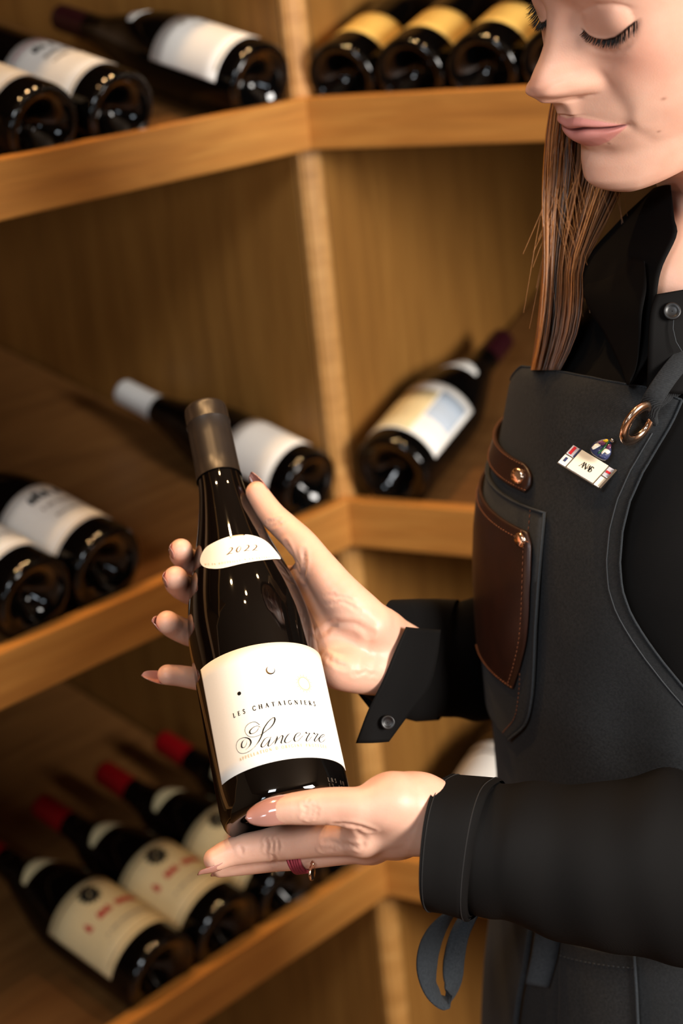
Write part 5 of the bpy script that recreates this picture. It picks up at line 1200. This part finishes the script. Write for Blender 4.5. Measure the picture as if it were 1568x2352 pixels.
bquad('end_strip', -.49, -.33, -.44, -.02, 0, .0007, 'enamel_white', badge); bquad('emblem_mark', -.44, -.39, -.3, -.1, .0007, .001, 'enamel_blue', badge)
bquad('end_strip', .33, .45, .05, .48, 0, .0007, 'enamel_grey', badge); bquad('flag_stripe', .34, .44, .2, .3, .0007, .001, 'enamel_red', badge); bquad('end_strip', .33, .45, -.46, -.03, 0, .0007, 'enamel_white', badge); bquad('end_bar', .455, .5, -.5, .5, 0, .0022, 'metal_silver', badge)
B = MB()
for q, wd in caps_line('ANAIS', -LX*.135, LX*.135, .0040):
    V2, F2 = ribbon2d(q-np.array([0, .0022]), wd*1.2); B.add([(x+y*SK, y, .00105) for x, y in V2], F2)
B.build('lettering', 'print_black', badge)
# enamel pin above the badge
pin = empty('enamel_pin', M=frame(P(1380, 1034, dB-.0075), bx_, np.cross(bn, bx_), bn)); tag(pin, 'colourful enamel lapel pin with white and purple shapes above the name badge', 'pin')
def blob(pts, z0, z1, n=40):
    o = spline(list(pts)+[pts[0]], n)[:-1]*.001; n = len(o); V = [(x, y, z0) for x, y in o]+[(x*.94, y*.94, z1) for x, y in o]
    return V, [tuple(range(n))[::-1], tuple(range(n, 2*n))]+[(i, (i+1) % n, n+(i+1) % n, n+i) for i in range(n)]
V, F = blob([(-6.5, -3), (-6.5, 1.5), (-4, 5.5), (-1, 8.5), (2.5, 8.5), (4.5, 5), (6.5, 1.5), (6.5, -3), (4, -5), (-3, -5)], -.001, .0012); mesh('plate', V, F, 'enamel_blue', pin)
for pts, mt in (([(-2.5, 5.6), (-.6, 8), (1, 7.4), (-.2, 5.6)], 'enamel_yellow'), ([(-4.5, 3.2), (-2.4, 5.6), (.4, 5.2), (-1, 2.6)], 'enamel_purple'), ([(2, 5.6), (3.8, 6.2), (4.6, 3.4), (2.4, 2.6)], 'enamel_purple'), ([(.6, 7.8), (1.8, 7.6), (1.6, 1), (.2, -3.4), (-.6, -3.2), (.4, 2)], 'enamel_green'),
                ([(-6, -2), (-5, 1.6), (-1.8, 2.4), (-2.4, .4), (-4.4, -2.8)], 'enamel_white'), ([(1.2, -1.4), (2.2, 2), (5.8, 2), (5, -.6), (3, -.4), (2, -2.6)], 'enamel_white'), ([(1, -4.4), (2.6, -2.8), (5.6, -3.4), (3.6, -4.6)], 'enamel_blue')):
    V, F = blob(pts, .0011, .0018, 24); mesh('enamel_patch', V, F, mt, pin)
V, F = revolve([(.0002, .003), (.0012, .0026), (.0016, .0012)], 12); mesh('bead', [(p[0]+.0026, p[1]+.0088, p[2]) for p in V], F, 'metal_silver', pin)
# thread ring with a small gold charm on the middle finger of the supporting hand
pa, pb = P(640, 1968, 1.166), P(760, 1953, 1.152); ax_ = (pb-pa)/np.linalg.norm(pb-pa); rc0 = P(690, 1961, 1.1595)
plain('cord_red', (128, 34, 48), .7, noise=.2, nscale=1500); 
rb = -FWD-ax_*(-FWD@ax_); rb /= np.linalg.norm(rb); rc_ = np.cross(ax_, rb)
rng = empty('thread_ring', M=frame(rc0, rb, rc_, ax_)); tag(rng, 'dark red cord ring with a small gold charm on her finger', 'ring')
for k in range(5):
    th = np.linspace(0, 2*math.pi, 48, endpoint=False); V = []; z0 = (k-2)*.0019
    for i in range(48):
        e_ = np.array([math.cos(th[i]), math.sin(th[i]), 0])
        for m in range(8):
            b_ = 2*math.pi*m/8; V.append(e_*(.0114+.0012*math.cos(b_))+np.array([0, 0, z0+.0011*math.sin(b_)+.0004*math.sin(th[i]*2+k)]))
    F = [(i*8+m, ((i+1) % 48)*8+m, ((i+1) % 48)*8+(m+1) % 8, i*8+(m+1) % 8) for i in range(48) for m in range(8)]; mesh('cord', V, F, 'cord_red', rng)
inv = np.linalg.inv(np.array(frame(rc0, rb, rc_, ax_))); tl = lambda p: (inv@np.r_[p, 1])[:3]
cc = P(716, 2004, 1.142); V, F = revolve([(.0002, .0009), (.0042, .0009), (.0050, .0004), (.0050, -.0004), (.0042, -.0009), (.0002, -.0009)], 32)
nx = RGT*.93-FWD*.3; nx /= np.linalg.norm(nx); ny = UPV; nz = np.cross(nx, ny)
mesh('charm', [tl(cc+nz*p[0]+ny*p[1]+nx*p[2]) for p in V], F, 'metal_rose', rng)
V, F = tube([tl(P(717, 1978, 1.144)), tl(P(720, 1984, 1.142)), tl(P(717, 1989, 1.142)), tl(P(714, 1984, 1.144)), tl(P(717, 1978, 1.144))], .0006, 6); mesh('jump_ring', V, F, 'metal_rose', rng)

body = pm(BODY.build('body', 'skin'))
BODY_TINT += [(0, 0, 0, 0)]*(len(BODY.v)-len(BODY_TINT))
ca = body.data.color_attributes.new('tint', 'FLOAT_COLOR', 'POINT'); ca.data.foreach_set('color', np.array(BODY_TINT, np.float32).ravel())
